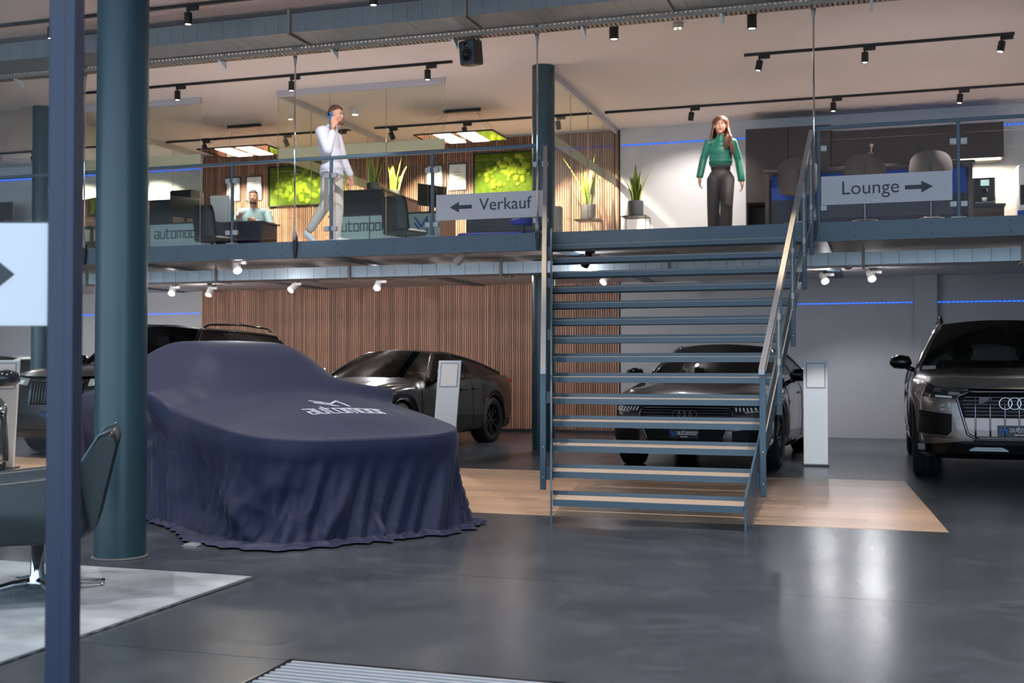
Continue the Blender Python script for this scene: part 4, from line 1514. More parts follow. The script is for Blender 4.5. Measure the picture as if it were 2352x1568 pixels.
# ---- pale car far left and the grey one at the left edge
P_silver = mat('silver_white_paint', (205, 206, 208), 0.25, metal=.15, coat=1.0)
w = Car('coupe_car', 'silver-white low car behind the price pillar at the far left', (-15.6, 14.3), radians(-30), P_silver, L=4.6, W=1.86, fo=.85, wb=2.65, R=.34, tw=.25, sill=.21, lip=.17,
        top=[(0, .66), (.15, .72), (.5, .82), (1.2, .91), (1.7, .93), (3, .95), (3.8, .98), (4.6, .90)], yb=1.42, zb=.92, yt=2.25, zt=1.285, yr=3.0, zr=1.275, yB=4.15, zB=1.0, wr=.52, crown=.045, yQ=3.2, priv=2.85)
w.strip('headlamp', M_lampg, [(.5, .68), (.86, .72)], [(.5, .60), (.86, .63)], .008, .02, 10, both=True)
P_slate = mat('satin_slate_paint', (70, 80, 82), 0.30, metal=.4, coat=.6)
e = Car('saloon_car', 'satin slate-grey car cut off by the left edge of the picture', (-7.53, 7.22), radians(46), P_slate, L=4.7, W=1.87, fo=.88, wb=2.8, R=.35, tw=.25, sill=.22, lip=.19,
        top=[(0, .70), (.12, .74), (.5, .82), (1.2, .92), (1.7, .96), (3, .98), (4.2, .99), (4.7, .92)], yb=1.38, zb=.95, yt=2.2, zt=1.38, yr=3.35, zr=1.36, yB=4.2, zB=1.02, wr=.56, crown=.04, yQ=3.9, priv=2.7, trim=M_chromed)
e.strip('headlamp', M_lampg, [(.5, .70), (.86, .72)], [(.5, .63), (.86, .65)], .008, .02, 10, both=True)
e.strip('lower_lip', M_blackg, [(-.86, .34), (.86, .34)], [(-.86, .195), (.86, .195)], .014, .04, 26)
e.line('lip_trim', M_chrome, [(.3, .35), (.88, .36)], .006, .016)

# ================================================================== PRICE PILLARS
def pillar(lab, x, y, rz, h=1.235, w=.275, lean=0):
    t = thing('price_pillar', lab, 'price pillar', (x, y, 0), rz, group='white price pillars')
    M = Matrix.Shear('XZ', 4, (0, 0))
    M = Matrix(((1, 0, lean, 0), (0, 1, 0, 0), (0, 0, 1, 0), (0, 0, 0, 1)))
    MB().bb(-w / 2 - .012, w / 2 + .012, -.10, .16, .001, .022).build('foot_plate', M_blackg, t)
    MB().rbb(-w / 2, w / 2, -.02, .02, .022, h, .004, M).build('panel', mat('pillar_panel', (226, 234, 238), .4), t)
    pf = MB().bb(-w / 2 + .03, w / 2 - .025, -.028, -.0205, h - .325, h - .03, M).build('sheet_frame', mat('frame_grey', (150, 164, 172), .5), t)
    MB().bb(-w / 2 + .042, w / 2 - .037, -.0295, -.0282, h - .313, h - .042, M).build('price_sheet', M_paper, pf)
    return t


pillar('white price pillar right of the stairs beside the saloon', -.74, 13.95, radians(4))
pillar('white leaning price pillar in front of the black coupe', -5.12, 13.2, radians(14), lean=.075)
pillar('white price pillar at the left edge before the silver car', -9.5, 10.7, radians(20), lean=.05)
# ================================================================== THE COVERED CAR
CL, CW = 4.55, 1.86
plan = [(0, 0), (.30, .004), (.56, .03), (.76, .12), (.89, .30), (.96, .60), (1, 1.0), (1, 2.2), (1, CL - 1.1), (.95, CL - .5), (.86, CL - .2), (.66, CL - .04), (.35, CL), (0, CL)]
half = catmull([(x * CW / 2, y) for x, y in plan], 230)
ring = half + [Vector((-p.x, p.y)) for p in half[-2:0:-1]]
NR = len(ring)
arc = [0]
for i in range(1, NR):
    arc.append(arc[-1] + (ring[i] - ring[i - 1]).length)
zs_pts = [(0, .685), (.10, .70), (.35, .725), (.9, .79), (1.5, .86), (2.4, .90), (3.4, .92), (4.2, .90), (4.55, .84)]
zc_pts = [(0, .70), (.25, .755), (.6, .825), (1.0, .89), (1.35, .945), (1.5, .985), (1.8, 1.15), (2.1, 1.30), (2.4, 1.375), (2.75, 1.395), (3.1, 1.375), (3.5, 1.28), (3.9, 1.13), (4.2, 1.02), (4.45, .94), (4.55, .88)]
RN = random.Random(5)
harm = [(2 * pi / wl, RN.random() * 6.28, am) for wl, am in ((.62, .4), (.37, .7), (.24, .8), (.165, .7), (.11, .2))]


def folds(a, y, t):
    ph = a + .30 * t * (1 if a < arc[-1] / 2 else -1)
    f = 0
    for k, p, am in harm:
        sw = 1 + .25 * sin(.9 * a + p)
        f += am * (1 - abs(sin(k * sw * ph * .5 + p)) * 2)
    return f / 2.4


nrm = []
for i in range(NR):
    d = (ring[(i + 1) % NR] - ring[i - 1]).normalized()
    nrm.append(Vector((d.y, -d.x)))


def ear(p):
    return math.exp(-((p.y - 1.66) / .12) ** 2) * (1 if abs(p.x) > .6 else 0)


def gtop(p, yp):
    """profile towards the middle: rounded bonnet, domed glasshouse"""
    gh = sstep(1.35, 1.9, yp) * (1 - sstep(3.9, 4.35, yp))
    return gh


def cover_rim(i):
    p = ring[i]
    z = smooth_interp(zs_pts, p.y) + .11 * ear(p)
    q = p + nrm[i] * (.12 * ear(p))
    return q, z


def cover_top(i, r):
    q, z = cover_rim(i)
    sy = min(max(q.y, .55), CL - .6)
    x, y = q.x * (1 - r), lerp(q.y, sy, r)
    gh = gtop(q, y)
    G = lerp(1 - (1 - r) ** 2.0, min(1, (max(0, r - .06) / .50)) ** .85 if r < .56 else 1, gh)
    if gh > 0:
        G = lerp(1 - (1 - r) ** 2.0, sstep(-.25, .62, r) if r > .0 else 0, gh)
        G = max(0, (G - lerp(0, sstep(-.25, .62, 0), gh)) / (1 - lerp(0, sstep(-.25, .62, 0), gh)))
    zc = smooth_interp(zc_pts, y) - .05 * gh * (1 - r) ** 2
    zz = z + (zc - z) * G
    # soft drag folds between roof and bonnet, and two bonnet creases
    zz += .006 * sin(30 * (abs(x) - .5 * y)) * math.exp(-((abs(x) - .72) / .14) ** 2) * math.exp(-((y - 1.35) / .4) ** 2)
    zz += .010 * math.exp(-((abs(x) - .52 - .05 * y) / .035) ** 2) * math.exp(-((y - .9) / .5) ** 2)
    return Vector((x, y, zz))


TOPR = [k / 26 for k in range(27)]
SK = [k / 34 for k in range(1, 35)]
vs, fs = [], []
for r in TOPR[::-1]:
    for i in range(NR):
        vs.append(cover_top(i, r))
for t in SK:
    for i in range(NR):
        q, z = cover_rim(i)
        p = ring[i]
        front = sstep(1.2, .3, p.y)
        o = .012 * sin(pi * min(1, t * 4)) + (.02 + .07 * front) * t ** 1.8 + .02 * t
        e = ear(p)
        q2 = ring[i] + nrm[i] * (.12 * e * (1 - sstep(0, .35, t)))
        arch = math.exp(-((p.y - .88) / .30) ** 2) + math.exp(-((p.y - 3.6) / .30) ** 2)
        if abs(p.x) > .7:
            o -= .055 * arch * sstep(.22, .5, t) * (1 - sstep(.8, 1, t))
        A = .085 * sstep(.05, .85, t) * (.22 + .78 * front)
        o += A * folds(arc[i], p.y, t)
        if p.x < -.6:
            sw = (t - .08) - .16 * ((p.y - 1.75) / .8) ** 2
            o += .020 * sin(26 * sw) * math.exp(-((p.y - 1.75) / .42) ** 2) * math.exp(-((t - .28) / .15) ** 2)
        zz = max(.014, z * (1 - t) + .016 * t)
        pt = q2 + nrm[i] * o
        vs.append(Vector((pt.x, pt.y, zz)))
# hem lying on the floor
for k in range(1, 9):
    for i in range(NR):
        p = ring[i]
        front = sstep(1.2, .3, p.y)
        o = (.02 + .07 * front) + .02 +   .085 * (.22 + .78 * front) * folds(arc[i], p.y, 1)
        hem = .05 + .06 * (.5 + .5 * sin(arc[i] * 2.3 + 1)) + (.10 if p.x < 0 else .02) * math.exp(-((p.y - .5) / .5) ** 2)
        o += hem * k / 8 + .012 * sin(arc[i] * 37 + k)
        zz = .012 + .016 * (1 + sin(arc[i] * 31 + k * .9 + 2 * sin(arc[i] * 7))) * sin(pi * (k / 8) ** .8)
        pt = ring[i] + nrm[i] * o
        vs.append(Vector((pt.x, pt.y, max(.006, zz))))
rows = len(vs) // NR
for j in range(rows - 1):
    for i in range(NR):
        i2 = (i + 1) % NR
        fs.append((j * NR + i, (j + 1) * NR + i, (j + 1) * NR + i2, j * NR + i2))
cc = thing('covered_car', 'car hidden under a navy cloth cover with white lettering on the bonnet', 'covered car', (-3.30, 7.28, 0), radians(53.5))
MB().add(vs, fs).build('cloth_cover', M_cover, cc, True)


def cover_z(x, y):
    """height of the bonnet cloth at a plan point (bonnet only)"""
    best, bz = 1e9, .8
    for i in range(0, NR, 2):
        for r in TOPR[3::2]:
            p = cover_top(i, r)
            d = (p.x - x) ** 2 + (p.y - y) ** 2
            if d < best:
                best, bz = d, p.z
    return bz


ox, oy = .13, .62
hz = {}
gx = [ox - .40 + .04 * k for k in range(21)]
gy = [oy - .30 + .05 * k for k in range(13)]
top_pts = [cover_top(i, r) for i in range(NR) for r in TOPR[2:] if ring[i].y < 1.9]
arr = np.array([(p.x, p.y, p.z) for p in top_pts])


def bz(x, y):
    d = (arr[:, 0] - x) ** 2 + (arr[:, 1] - y) ** 2
    k = np.argpartition(d, 6)[:6]
    wgt = 1 / (d[k] + 1e-5)
    return float((arr[k, 2] * wgt).sum() / wgt.sum())


def on_bonnet(x, dz, z):
    X, Y = ox + x, oy + z
    return Vector((X, Y, bz(X, Y) + .004 - dz))


MB().strokes(logotype(.64, .17), .014, -.002, .002, on_bonnet, .04).build('printed_name', M_printw, cc)
mk = [[(x + .0, z + .26) for x, z in l] for l in logomark(.22, .22)]
MB().strokes(mk, .020, -.002, .002, on_bonnet, .04).build('printed_mark', M_printw, cc)

# ================================================================== UPPER STOREY FURNITURE
def frame_pic(lab, x0, x1, z0, z1):
    t = thing('framed_certificate', lab, 'picture', group='framed certificates on the slat wall')
    y = YW - .048
    MB().bb(x0, x1, y - .02, y, z0, z0 + .018).bb(x0, x1, y - .02, y, z1 - .018, z1).bb(x0, x0 + .018, y - .02, y, z0 + .018, z1 - .018).bb(x1 - .018, x1, y - .02, y, z0 + .018, z1 - .018).build('frame', M_black, t)
    MB().bb(x0 + .018, x1 - .018, y - .010, y - .002, z0 + .018, z1 - .018).build('sheet', M_paper, t)
    b = MB()
    xm = (x0 + x1) / 2
    for k, (hw, zz) in enumerate(((.02, .78), (.07, .68), (.06, .55), (.05, .42), (.06, .36), (.04, .22))):
        z = lerp(z0, z1, zz)
        b.bb(xm - hw, xm + hw, y - .0115, y - .010, z - .006, z + .006)
    b.build('print', M_print, t)


frame_pic('left framed certificate in the left office behind the seated man', -11.99, -11.67, 4.305, 4.775)
frame_pic('right framed certificate in the left office above the seated man', -11.55, -11.20, 4.30, 4.775)
frame_pic('left framed certificate in the right office beside the moss picture', -7.85, -7.52, 4.32, 4.79)
frame_pic('right framed certificate in the right office beside the moss picture', -7.42, -7.06, 4.31, 4.80)


def moss(lab, x0, x1, z0, z1, seed):
    rn = random.Random(seed)
    t = thing('moss_picture', lab, 'moss picture')
    y = YW - .048
    MB().bb(x0, x1, y - .05, y, z0, z0 + .02).bb(x0, x1, y - .05, y, z1 - .02, z1).bb(x0, x0 + .02, y - .05, y, z0 + .02, z1 - .02).bb(x1 - .02, x1, y - .05, y, z0 + .02, z1 - .02).build('frame', M_black, t)
    xa, xb, za, zb = x0 + .02, x1 - .02, z0 + .02, z1 - .02

    def bed(u, v):
        e = min(u, 1 - u, v, 1 - v)
        return Vector((lerp(xa, xb, u), y - .02 - .012 * min(1, e * 12) * (.6 + .4 * sin(37 * u + 5 * sin(21 * v)) * sin(29 * v)), lerp(za, zb, v)))
    MB().grid(bed, 40, 28).build('moss_bed', M_moss, t, True)
    me = MB().ball((0, 0, 0), (1, .55, 1), 12, 8).mesh('moss_cushion', M_mossb, True)
    n = 0
    while n < 58:
        u, v = rn.random(), rn.random()
        c1 = math.exp(-((u - .70) / .26) ** 2 - ((v - .55) / .40) ** 2)
        c2 = math.exp(-((u - .30) / .20) ** 2 - ((v - .38) / .28) ** 2)
        if rn.random() > max(c1, c2) * 1.1:
            continue
        r = .026 + .034 * rn.random()
        o = link('moss_cushion', me, t, (lerp(xa + .05, xb - .05, u), y - .032, lerp(za + .05, zb - .05, v)))
        o.scale = (r, r, r)
        n += 1


moss('green moss picture in the left office, partly behind the phone man', -11.06, -9.90, 4.165, 4.925, 3)
moss('green moss picture in the right office above the Verkauf sign', -6.93, -5.81, 4.21, 4.955, 4)


def office(dx, which, mark, name, nl, chairx):
    cab = thing('sideboard', 'high dark sideboard in the %s glass office' % which, 'cabinet', (dx, 0, 0))
    MB().rbb(-8.44, -7.74, 17.22, 18.72, Z2 + .001, 4.03, .006).build('body', mat('sideboard_front_' + which, (16, 20, 23), .4), cab)
    MB().bb(-8.46, -7.72, 17.20, 18.74, 4.03, 4.05).build('top', M_desk, cab)
    for k in range(2):
        MB().bb(-7.739, -7.725, 17.26 + k * .74, 17.98 + k * .74, Z2 + .06, 4.0).build('door', M_desk, cab)
    d = thing('desk', 'office desk with printed pale front in the %s glass office' % which, 'desk', (dx, 0, 0))
    MB().bb(-8.26, -6.42, 16.40, 16.42, Z2 + .04, 3.50).build('modesty_panel', M_teal, d)
    MB().bb(-8.30, -6.38, 16.40, 17.15, 3.50, 3.53).build('top', M_desk, d)
    for x in (-8.24, -6.47):
        MB().bb(x, x + .05, 16.43, 17.1, Z2 + .001, 3.50).build('leg', M_desk, d)
    MB().bb(-7.59, -7.575, 16.395, 16.40, Z2 + .05, 3.49).build('panel_joint', M_desk, d)
    MB().strokes(logotype(nl, .115), .017, -.002, 0, Matrix.Translation((name, 16.398, 3.27))).build('lettering', M_signtx, d)
    MB().strokes(logomark(.20, .24), .026, -.002, 0, Matrix.Translation((mark, 16.398, 3.20))).build('dealer_mark', M_blue, d)
    mo = thing('monitor', 'black computer monitor on the desk in the %s glass office' % which, 'monitor', (dx - (7.15 if which == 'left' else 6.70), 16.8, 3.53), radians(62))
    MB().rbb(-.29, .29, -.012, .012, .12, .47, .006).build('panel', M_black, mo)
    MB().bb(-.28, .28, -.0135, -.0122, .13, .46).build('screen', M_screen, mo)
    MB().bb(-.025, .025, .012, .03, .006, .3).build('stand', M_black, mo)
    MB().rbb(-.11, .11, -.06, .09, 0, .012, .004).build('foot', M_black, mo)
    if which == 'left':
        d2 = thing('desk', 'dark desk in front of the seated man', 'desk')
        MB().bb(-10.34, -9.50, 16.40, 16.43, Z2 + .03, 3.47).build('modesty_panel', mat('violet_black_panel', (24, 18, 44), .3), d2)
        MB().bb(-10.36, -9.48, 16.40, 17.0, 3.47, 3.50).build('top', M_desk, d2)
        for x in (-10.32, -9.56):
            MB().bb(x, x + .04, 16.44, 16.96, Z2 + .001, 3.47).build('leg', M_desk, d2)
    ch = thing('office_chair', 'dark office chair at the desk in the %s glass office' % which, 'chair', (dx + chairx, 15.95, Z2), radians(160))

    def shell(u, v):
        x = (u - .5) * .5
        return Vector((x * (1 - .15 * (v > .8) * (v - .8) * 5), .22 + .06 * v - 1.1 * x * x * (1 - .3 * v), .50 + .48 * v))
    MB().grid(shell, 10, 8).grid(lambda u, v: shell(u, v) + Vector((0, .05, 0)), 10, 8).grid(lambda u, v: shell(u, 1).lerp(shell(u, 1) + Vector((0, .05, 0)), v), 10, 1).build('backrest', M_black, ch, 60)
    MB().rbb(-.25, .25, -.25, .24, .43, .51, .03).build('seat', M_black, ch)
    MB().cyl((0, 0, .08), (0, 0, .44), .025).build('column', M_chromed, ch, 40)
    for k in range(5):
        an = 2 * pi * k / 5
        MB().tube([(0, 0, .10), (.29 * cos(an), .29 * sin(an), .07)], [.022, .014], 8).ball((.29 * cos(an), .29 * sin(an), .03), .03, 10, 6).build('leg', M_black, ch, True)


office(0, 'right', -6.72, -7.74, .86, -6.80)
office(-4.0, 'left', -7.70, -7.05, .86, -6.05)

pr = thing('printer', 'black desktop printer on the left office sideboard', 'printer', (-12.1, 18.25, 4.051))
MB().rbb(-.24, .24, -.2, .2, 0, .30, .02).build('body', M_black, pr)
MB().bb(-.2, .2, -.34, -.20, .10, .115).build('paper_tray', M_print, pr)
MB().bb(-.19, .19, -.206, -.2005, .17, .25).build('display_panel', M_screen, pr)
mo = thing('monitor', 'black monitor on the counter at the far left upper wall', 'monitor', (-16.85, 18.9, 4.02))
MB().rbb(-.3, .3, -.012, .012, .06, .42, .006).build('panel', M_black, mo)
MB().bb(-.03, .03, .0, .05, 0, .2).rbb(-.12, .12, -.07, .07, 0, .012, .004).build('stand', M_black, mo)
ct = thing('counter', 'dark counter along the far left upper wall', 'counter', (0, 0, 0))
MB().rbb(-18.5, -13.4, 18.6, 19.4, 3.98, 4.02, .005).build('worktop', M_desk, ct)
MB().bb(-18.4, -13.5, 18.7, 19.38, Z2 + .001, 3.98).build('base', M_cab, ct)
mo = thing('monitor', 'dark monitor seen between window post and thick column', 'monitor', (-14.15, 18.2, 3.45), radians(-25))
MB().rbb(-.34, .34, -.014, .014, .42, .86, .006).build('panel', M_black, mo)
MB().bb(-.03, .03, .0, .04, 0, .5).rbb(-.14, .14, -.08, .08, 0, .014, .004).build('stand', M_black, mo)
dk = thing('desk', 'dark desk seen between window post and thick column', 'desk', (-14.2, 18.2, Z2))
MB().rbb(-.8, .8, -.4, .4, .73, .76, .004).build('top', M_desk, dk)
for sx in (-.76, .70):
    MB().bb(sx, sx + .06, -.36, .36, .001, .73).build('leg', M_desk, dk)
bn = thing('reflection_bench', 'blue bench added for the blue reflection behind the Verkauf sign', 'bench', (-5.25, 16.3, Z2), radians(4))  # added bench, stands in for a blue reflection in the railing glass
MB().rbb(-.75, .75, -.28, .28, .26, .44, .03).build('cushion', mat('blue_reflection_tint', (10, 48, 170), .6), bn)
MB().rbb(-.75, .75, .20, .28, .44, .86, .03).build('backrest', M_desk, bn)
for sx in (-.68, .68):
    MB().bb(sx - .03, sx + .03, -.24, .24, .001, .26).build('leg', M_black, bn)
st = thing('reflection_table', 'small round blue table added for the blue reflection beside the dark column', 'table', (-4.86, 15.75, Z2))  # added table, stands in for a blue oval reflected in the railing glass
MB().lathe([(.17, .50), (.20, .53), (.20, .55), (.17, .57), (0, .57)], 28).build('top', bpy.data.materials['blue_reflection_tint'], st, True)
MB().cyl((0, 0, .015), (0, 0, .505), .02).build('stem', M_black, st)
MB().lathe([(.14, .001), (.14, .012), (.03, .02), (0, .02)], 24).build('foot', M_black, st, True)


def leaf(b, base, ang, lean, h, w, twist, curl=.0):
    n = 9
    w *= 2.0
    vs = []
    d = Vector((cos(ang), sin(ang), 0))
    for k in range(n + 1):
        t = k / n
        c = Vector(base) + d * (lean * t ** 1.6 * h + curl * t ** 3) + Vector((0, 0, h * t * (1 - .10 * lean * t)))
        ww = w * (.55 + .45 * sin(pi * min(1, t * 1.25 + .08))) * (1 - t ** 5) if t < 1 else .001
        a = ang + pi / 2 + twist * t
        s_ = Vector((cos(a), sin(a), 0)) * ww
        nn = Vector((-sin(a), cos(a), 0)) * ww * .28
        for q, off in ((-1, 0), (-.72, .55), (0, 1), (.72, .55), (1, 0)):
            vs.append(c + s_ * q + nn * off)
    for k in range(n):
        for j in range(4):
            b.cur = 1 if j in (0, 3) else 0
            b.f.append(tuple(x + len(b.v) for x in (k * 5 + j, k * 5 + j + 1, (k + 1) * 5 + j + 1, (k + 1) * 5 + j)))
            b.mi.append(b.cur)
    b.v += [tuple(v) for v in vs]


def plant(lab, x, y, z, leaves, stand=True, r=.128, hp=.255):
    t = thing('snake_plant', lab, 'plant', (x, y, z))
    MB().lathe([(r * .94, .001), (r, .03), (r, hp), (r * .93, hp), (r * .92, hp - .03), (0, hp - .03)], 28).build('pot', M_pot, t, 40)
    MB().lathe([(r * .91, hp - .028), (0, hp - .022)], 20, cap=False).build('soil', M_soil, t)
    for (a, le, h, w, tw, bx, by, cu) in leaves:
        b = MB()
        leaf(b, (bx, by, hp - .03), a, le, h, w, tw, cu)
        b.build('leaf', [M_leaf, M_leafy], t, True)
    if stand:
        s_ = thing('plant_stand', 'thin black wire stand under the ' + lab.split(' in a ')[0] + (' outside the glass' if 'white wall' in lab else ' behind the glass'), 'plant stand', (x, y, Z2))
        hh = z - Z2
        w = .205
        b = MB()
        for sx in (-w, w):
            for sy in (-w, w):
                MB().bb(sx - .005, sx + .005, sy - .005, sy + .005, .001, hh - .002).build('leg', M_black, s_)
        for zz in (hh - .012, .05):
            b = MB()
            b.bb(-w, w, -w - .005, -w + .005, zz, zz + .01).bb(-w, w, w - .005, w + .005, zz, zz + .01).bb(-w - .005, -w + .005, -w, w, zz, zz + .01).bb(w - .005, w + .005, -w, w, zz, zz + .01)
            b.build('rim', M_black, s_)
        MB().bb(-w, w, -w, w, hh - .004, hh - .0005).build('shelf', M_black, s_)


RP = random.Random(21)
L1 = [(pi, .42, .62, .026, .2, -.05, 0, .02), (0, .12, .70, .028, .4, .04, .0, .0), (pi / 2, .05, .68, .030, .3, -.01, .03, 0), (.2, .45, .66, .024, -.2, .06, -.02, -.06), (pi, .18, .50, .028, .3, -.03, -.04, 0),
      (1.2, .12, .55, .028, .5, .03, .05, 0), (4.2, .15, .42, .026, .2, 0, -.06, 0), (2.4, .2, .48, .026, .1, -.04, .04, 0)]
plant('dark snake plant in a grey pot by the white wall left of the woman', -3.85, 18.70, 3.62, L1)
L2 = [(pi, .55, .92, .028, .3, -.04, 0, -.08), (0, .10, .98, .026, .4, .03, .0, .0), (pi, .15, .74, .032, .2, -.03, -.03, 0), (.3, .30, .70, .030, -.3, .05, .02, .04), (1.4, .1, .66, .030, .5, 0, .05, 0), (4.4, .12, .58, .032, .2, 0, -.05, 0),
      (2.5, .22, .60, .028, .1, -.05, .03, 0), (5.6, .25, .62, .028, .1, .05, -.03, 0)]
plant('sunlit snake plant in a grey pot behind the office glass', -4.66, 18.75, 3.60, L2, r=.125)
L3 = [(pi, .2, .62, .03, .2, -.04, 0, 0), (.1, .15, .60, .03, .3, .04, 0, 0), (1.0, .35, .50, .028, .2, .04, .04, .02), (2.2, .3, .55, .028, .2, -.04, .04, 0), (5, .2, .45, .03, .2, 0, -.05, 0)]
plant('snake plant on the dark sideboard inside the right office', -8.08, 17.6, 4.051, L3, stand=False, r=.10, hp=.16)
plant('second snake plant on the sideboard nearer the slat wall', -8.06, 18.45, 4.051, L3, stand=False, r=.10, hp=.16)

# ---- lounge
tc = thing('tall_cabinet', 'tall dark cupboard on the upper back wall right of the woman', 'cabinet')
MB().bb(-2.07, -.745, 18.82, 19.44, 3.78, 4.975).bb(-2.07, -2.05, 18.82, 19.44, Z2 + .001, 3.78).bb(-.765, -.745, 18.82, 19.44, Z2 + .001, 3.78).bb(-2.05, -.765, 19.40, 19.44, Z2, 3.78).bb(-2.05, -.765, 18.84, 19.4, Z2 + .001, 3.36).build('carcass', M_cab, tc)
for x0 in (-2.065, -1.402):
    MB().bb(x0 + .003, x0 + .655, 18.80, 18.819, 3.79, 4.97).build('door', M_cab, tc)
    for k in range(2):
        MB().bb(x0 + .003, x0 + .655, 18.815, 18.839, Z2 + .04 + k * .32, Z2 + .35 + k * .32).build('drawer', M_cab, tc)
MB().bb(-2.05, -.765, 18.80, 19.4, 3.362, 3.39).build('shelf_top', mat('oak_shelf', (190, 150, 116), .5), tc)
uc = thing('wall_cabinet', 'row of dark wall cupboards above the lounge bar', 'cabinet')
MB().bb(-.74, 1.78, 18.86, 19.44, 4.33, 4.86).build('carcass', M_cab, uc)
for k in range(4):
    x0 = -.74 + k * .63
    MB().bb(x0 + .003, x0 + .627, 18.84, 18.859, 4.325, 4.862).build('door', M_cab, uc)
bc = thing('base_cabinet', 'low dark kitchen units under the lounge wall cupboards', 'cabinet')
MB().bb(-.74, 1.78, 18.86, 19.44, Z2 + .001, 3.58).build('carcass', M_cab, bc)
for k in range(4):
    x0 = -.74 + k * .63
    MB().bb(x0 + .003, x0 + .627, 18.84, 18.859, Z2 + .06, 3.57).build('door', M_cab, bc)
MB().bb(-.742, 1.80, 18.82, 19.44, 3.581, 3.62).build('worktop', M_desk, bc)
MB().bb(-.74, 1.10, 19.41, 19.44, 3.62, 4.32).build('splashback', mat('teal_dark_splash', (26, 46, 54), .2), bc)
ls = thing('under_cabinet_light', 'warm strip light under the wall cupboards at the coffee corner', 'lamp')
MB().bb(1.12, 1.74, 18.90, 18.93, 4.305, 4.329).build('strip', M_led2, ls)
l = bpy.data.lights.new('lamp_light', 'AREA')
l.shape = 'RECTANGLE'
l.size, l.size_y, l.energy, l.color = .6, .05, 5 * EU, (1, .82, .62)
o = bpy.data.objects.new('lamp_light', l)
col.objects.link(o)
o.parent = ls
o.location = (1.43, 18.95, 4.30)
cm = thing('coffee_machine', 'black coffee machine on the lit kitchen worktop', 'coffee machine', (1.50, 19.05, 3.621))
MB().rbb(-.16, .16, -.2, .2, 0, .42, .015).build('body', M_black, cm)
MB().bb(-.05, .07, -.207, -.2005, .28, .37).build('display', mat('pale_display', (170, 200, 200), .3, emit=.8), cm)
MB().rbb(-.04, .04, -.27, -.2, .17, .24, .01).build('spout', M_blackg, cm)
MB().rbb(-.14, .14, -.30, -.2, 0, .03, .008).build('drip_tray', M_chromed, cm)
MB().lathe([(.03, .031), (.04, .09), (.036, .09), (.028, .035), (0, .035)], 16, Matrix.Translation((.0, -.25, 0))).build('cup', M_white, cm, True)
wd_ = thing('water_dispenser', 'white dispenser standing at the right end of the lounge', 'dispenser', (2.12, 18.9, Z2))
MB().rbb(-.18, .18, -.18, .18, .001, 1.48, .03).build('body', M_white, wd_)
MB().rbb(-.13, .13, -.187, -.1805, .88, 1.18, .004).build('tap_recess', M_screen, wd_)
MB().rbb(-.17, .17, -.187, -.1805, .3, .8, .004).build('front_panel', M_bluerefl, wd_)  # blue here stands for a reflection in the railing glass
bt = thing('bar_table', 'long dark bar table behind the Lounge railing', 'table')
MB().rbb(-1.50, 1.15, 15.75, 16.45, 3.755, 3.80, .006).build('top', M_cab, bt)
for x in (-1.48, 1.07):
    MB().bb(x, x + .05, 15.78, 15.84, Z2 + .001, 3.755).bb(x, x + .05, 16.36, 16.42, Z2 + .001, 3.755).build('leg', M_cab, bt)
MB().bb(-1.42, 1.06, 16.05, 16.09, Z2 + .3, 3.42).build('front_panel', M_navy, bt)
MB().bb(-1.42, 1.06, 16.05, 16.09, 3.421, 3.754).build('front_band', M_bluerefl, bt)  # band put in for the blue reflected by the railing glass
vz = thing('vase', 'small stone vase standing on the bar table', 'vase', (-.12, 16.0, 3.801))
MB().lathe([(.035, 0), (.05, .03), (.055, .10), (.03, .17), (.035, .20), (.028, .20), (0, .17)], 18).build('vessel', mat('stone_vase', (150, 138, 126), .8), vz, True)
MB().tube([(0, 0, .17), (.01, 0, .27)], .012, 6).ball((.01, 0, .29), .025, 10, 6).build('stem', M_treadwood, vz, True)


def stool(lab, x, y, rz):
    t = thing('bar_stool', lab, 'stool', (x, y, Z2), rz, group='taupe bar stools at the bar table')

    def sh(u, v):
        an = lerp(-1.25, 1.25, u)
        rr = .235 + .035 * sin(pi * v * .8)
        topz = 1.13 - .10 * abs(u * 2 - 1) ** 2.5
        return Vector((rr * sin(an), -.02 - rr * cos(an) * .95, lerp(.72, topz, v)))
    b = MB().grid(sh, 20, 8)
    b.grid(lambda u, v: sh(u, v) * .86 + Vector((0, .0, .72 * .14 + .0)), 20, 8)
    b.grid(lambda u, v: sh(u, 1).lerp(sh(u, 1) * .86 + Vector((0, 0, .72 * .14)), v), 20, 1)
    b.build('backrest', M_stool, t, 70)
    MB().lathe([(.18, .70), (.235, .73), (.235, .78), (.2, .80), (0, .80)], 28).build('seat', M_stool, t, True)
    MB().cyl((0, 0, .02), (0, 0, .70), .022).build('column', M_chromed, t, 40)
    MB().lathe([(.21, .001), (.21, .012), (.05, .025), (0, .025)], 28).build('base', M_black, t, 40)
    MB().tube([(.16 * cos(q), .16 * sin(q), .32) for q in [2 * pi * k / 20 for k in range(20)]], .010, 6, closed=True).build('foot_ring', M_chromed, t, True)
    MB().bb(-.004, .004, -.30, -.262, .74, .98).build('back_seam', M_black, t)


stool('left taupe bar stool beside the stair handrail', -1.02, 15.3, radians(6))
stool('middle taupe bar stool just above the word Lounge', -.19, 15.3, radians(0))
stool('right taupe bar stool above the arrow of the Lounge sign', .60, 15.3, radians(-4))
tb = thing('kitchen_caddy', 'small white caddy on the oak shelf of the tall cupboard', 'box', (-1.55, 18.95, 3.391))
MB().rbb(-.17, .17, -.1, .1, 0, .16, .01).build('box', M_white, tb)
MB().bb(-.16, .16, -.102, -.1, .05, .11).build('label_strip', M_print, tb)
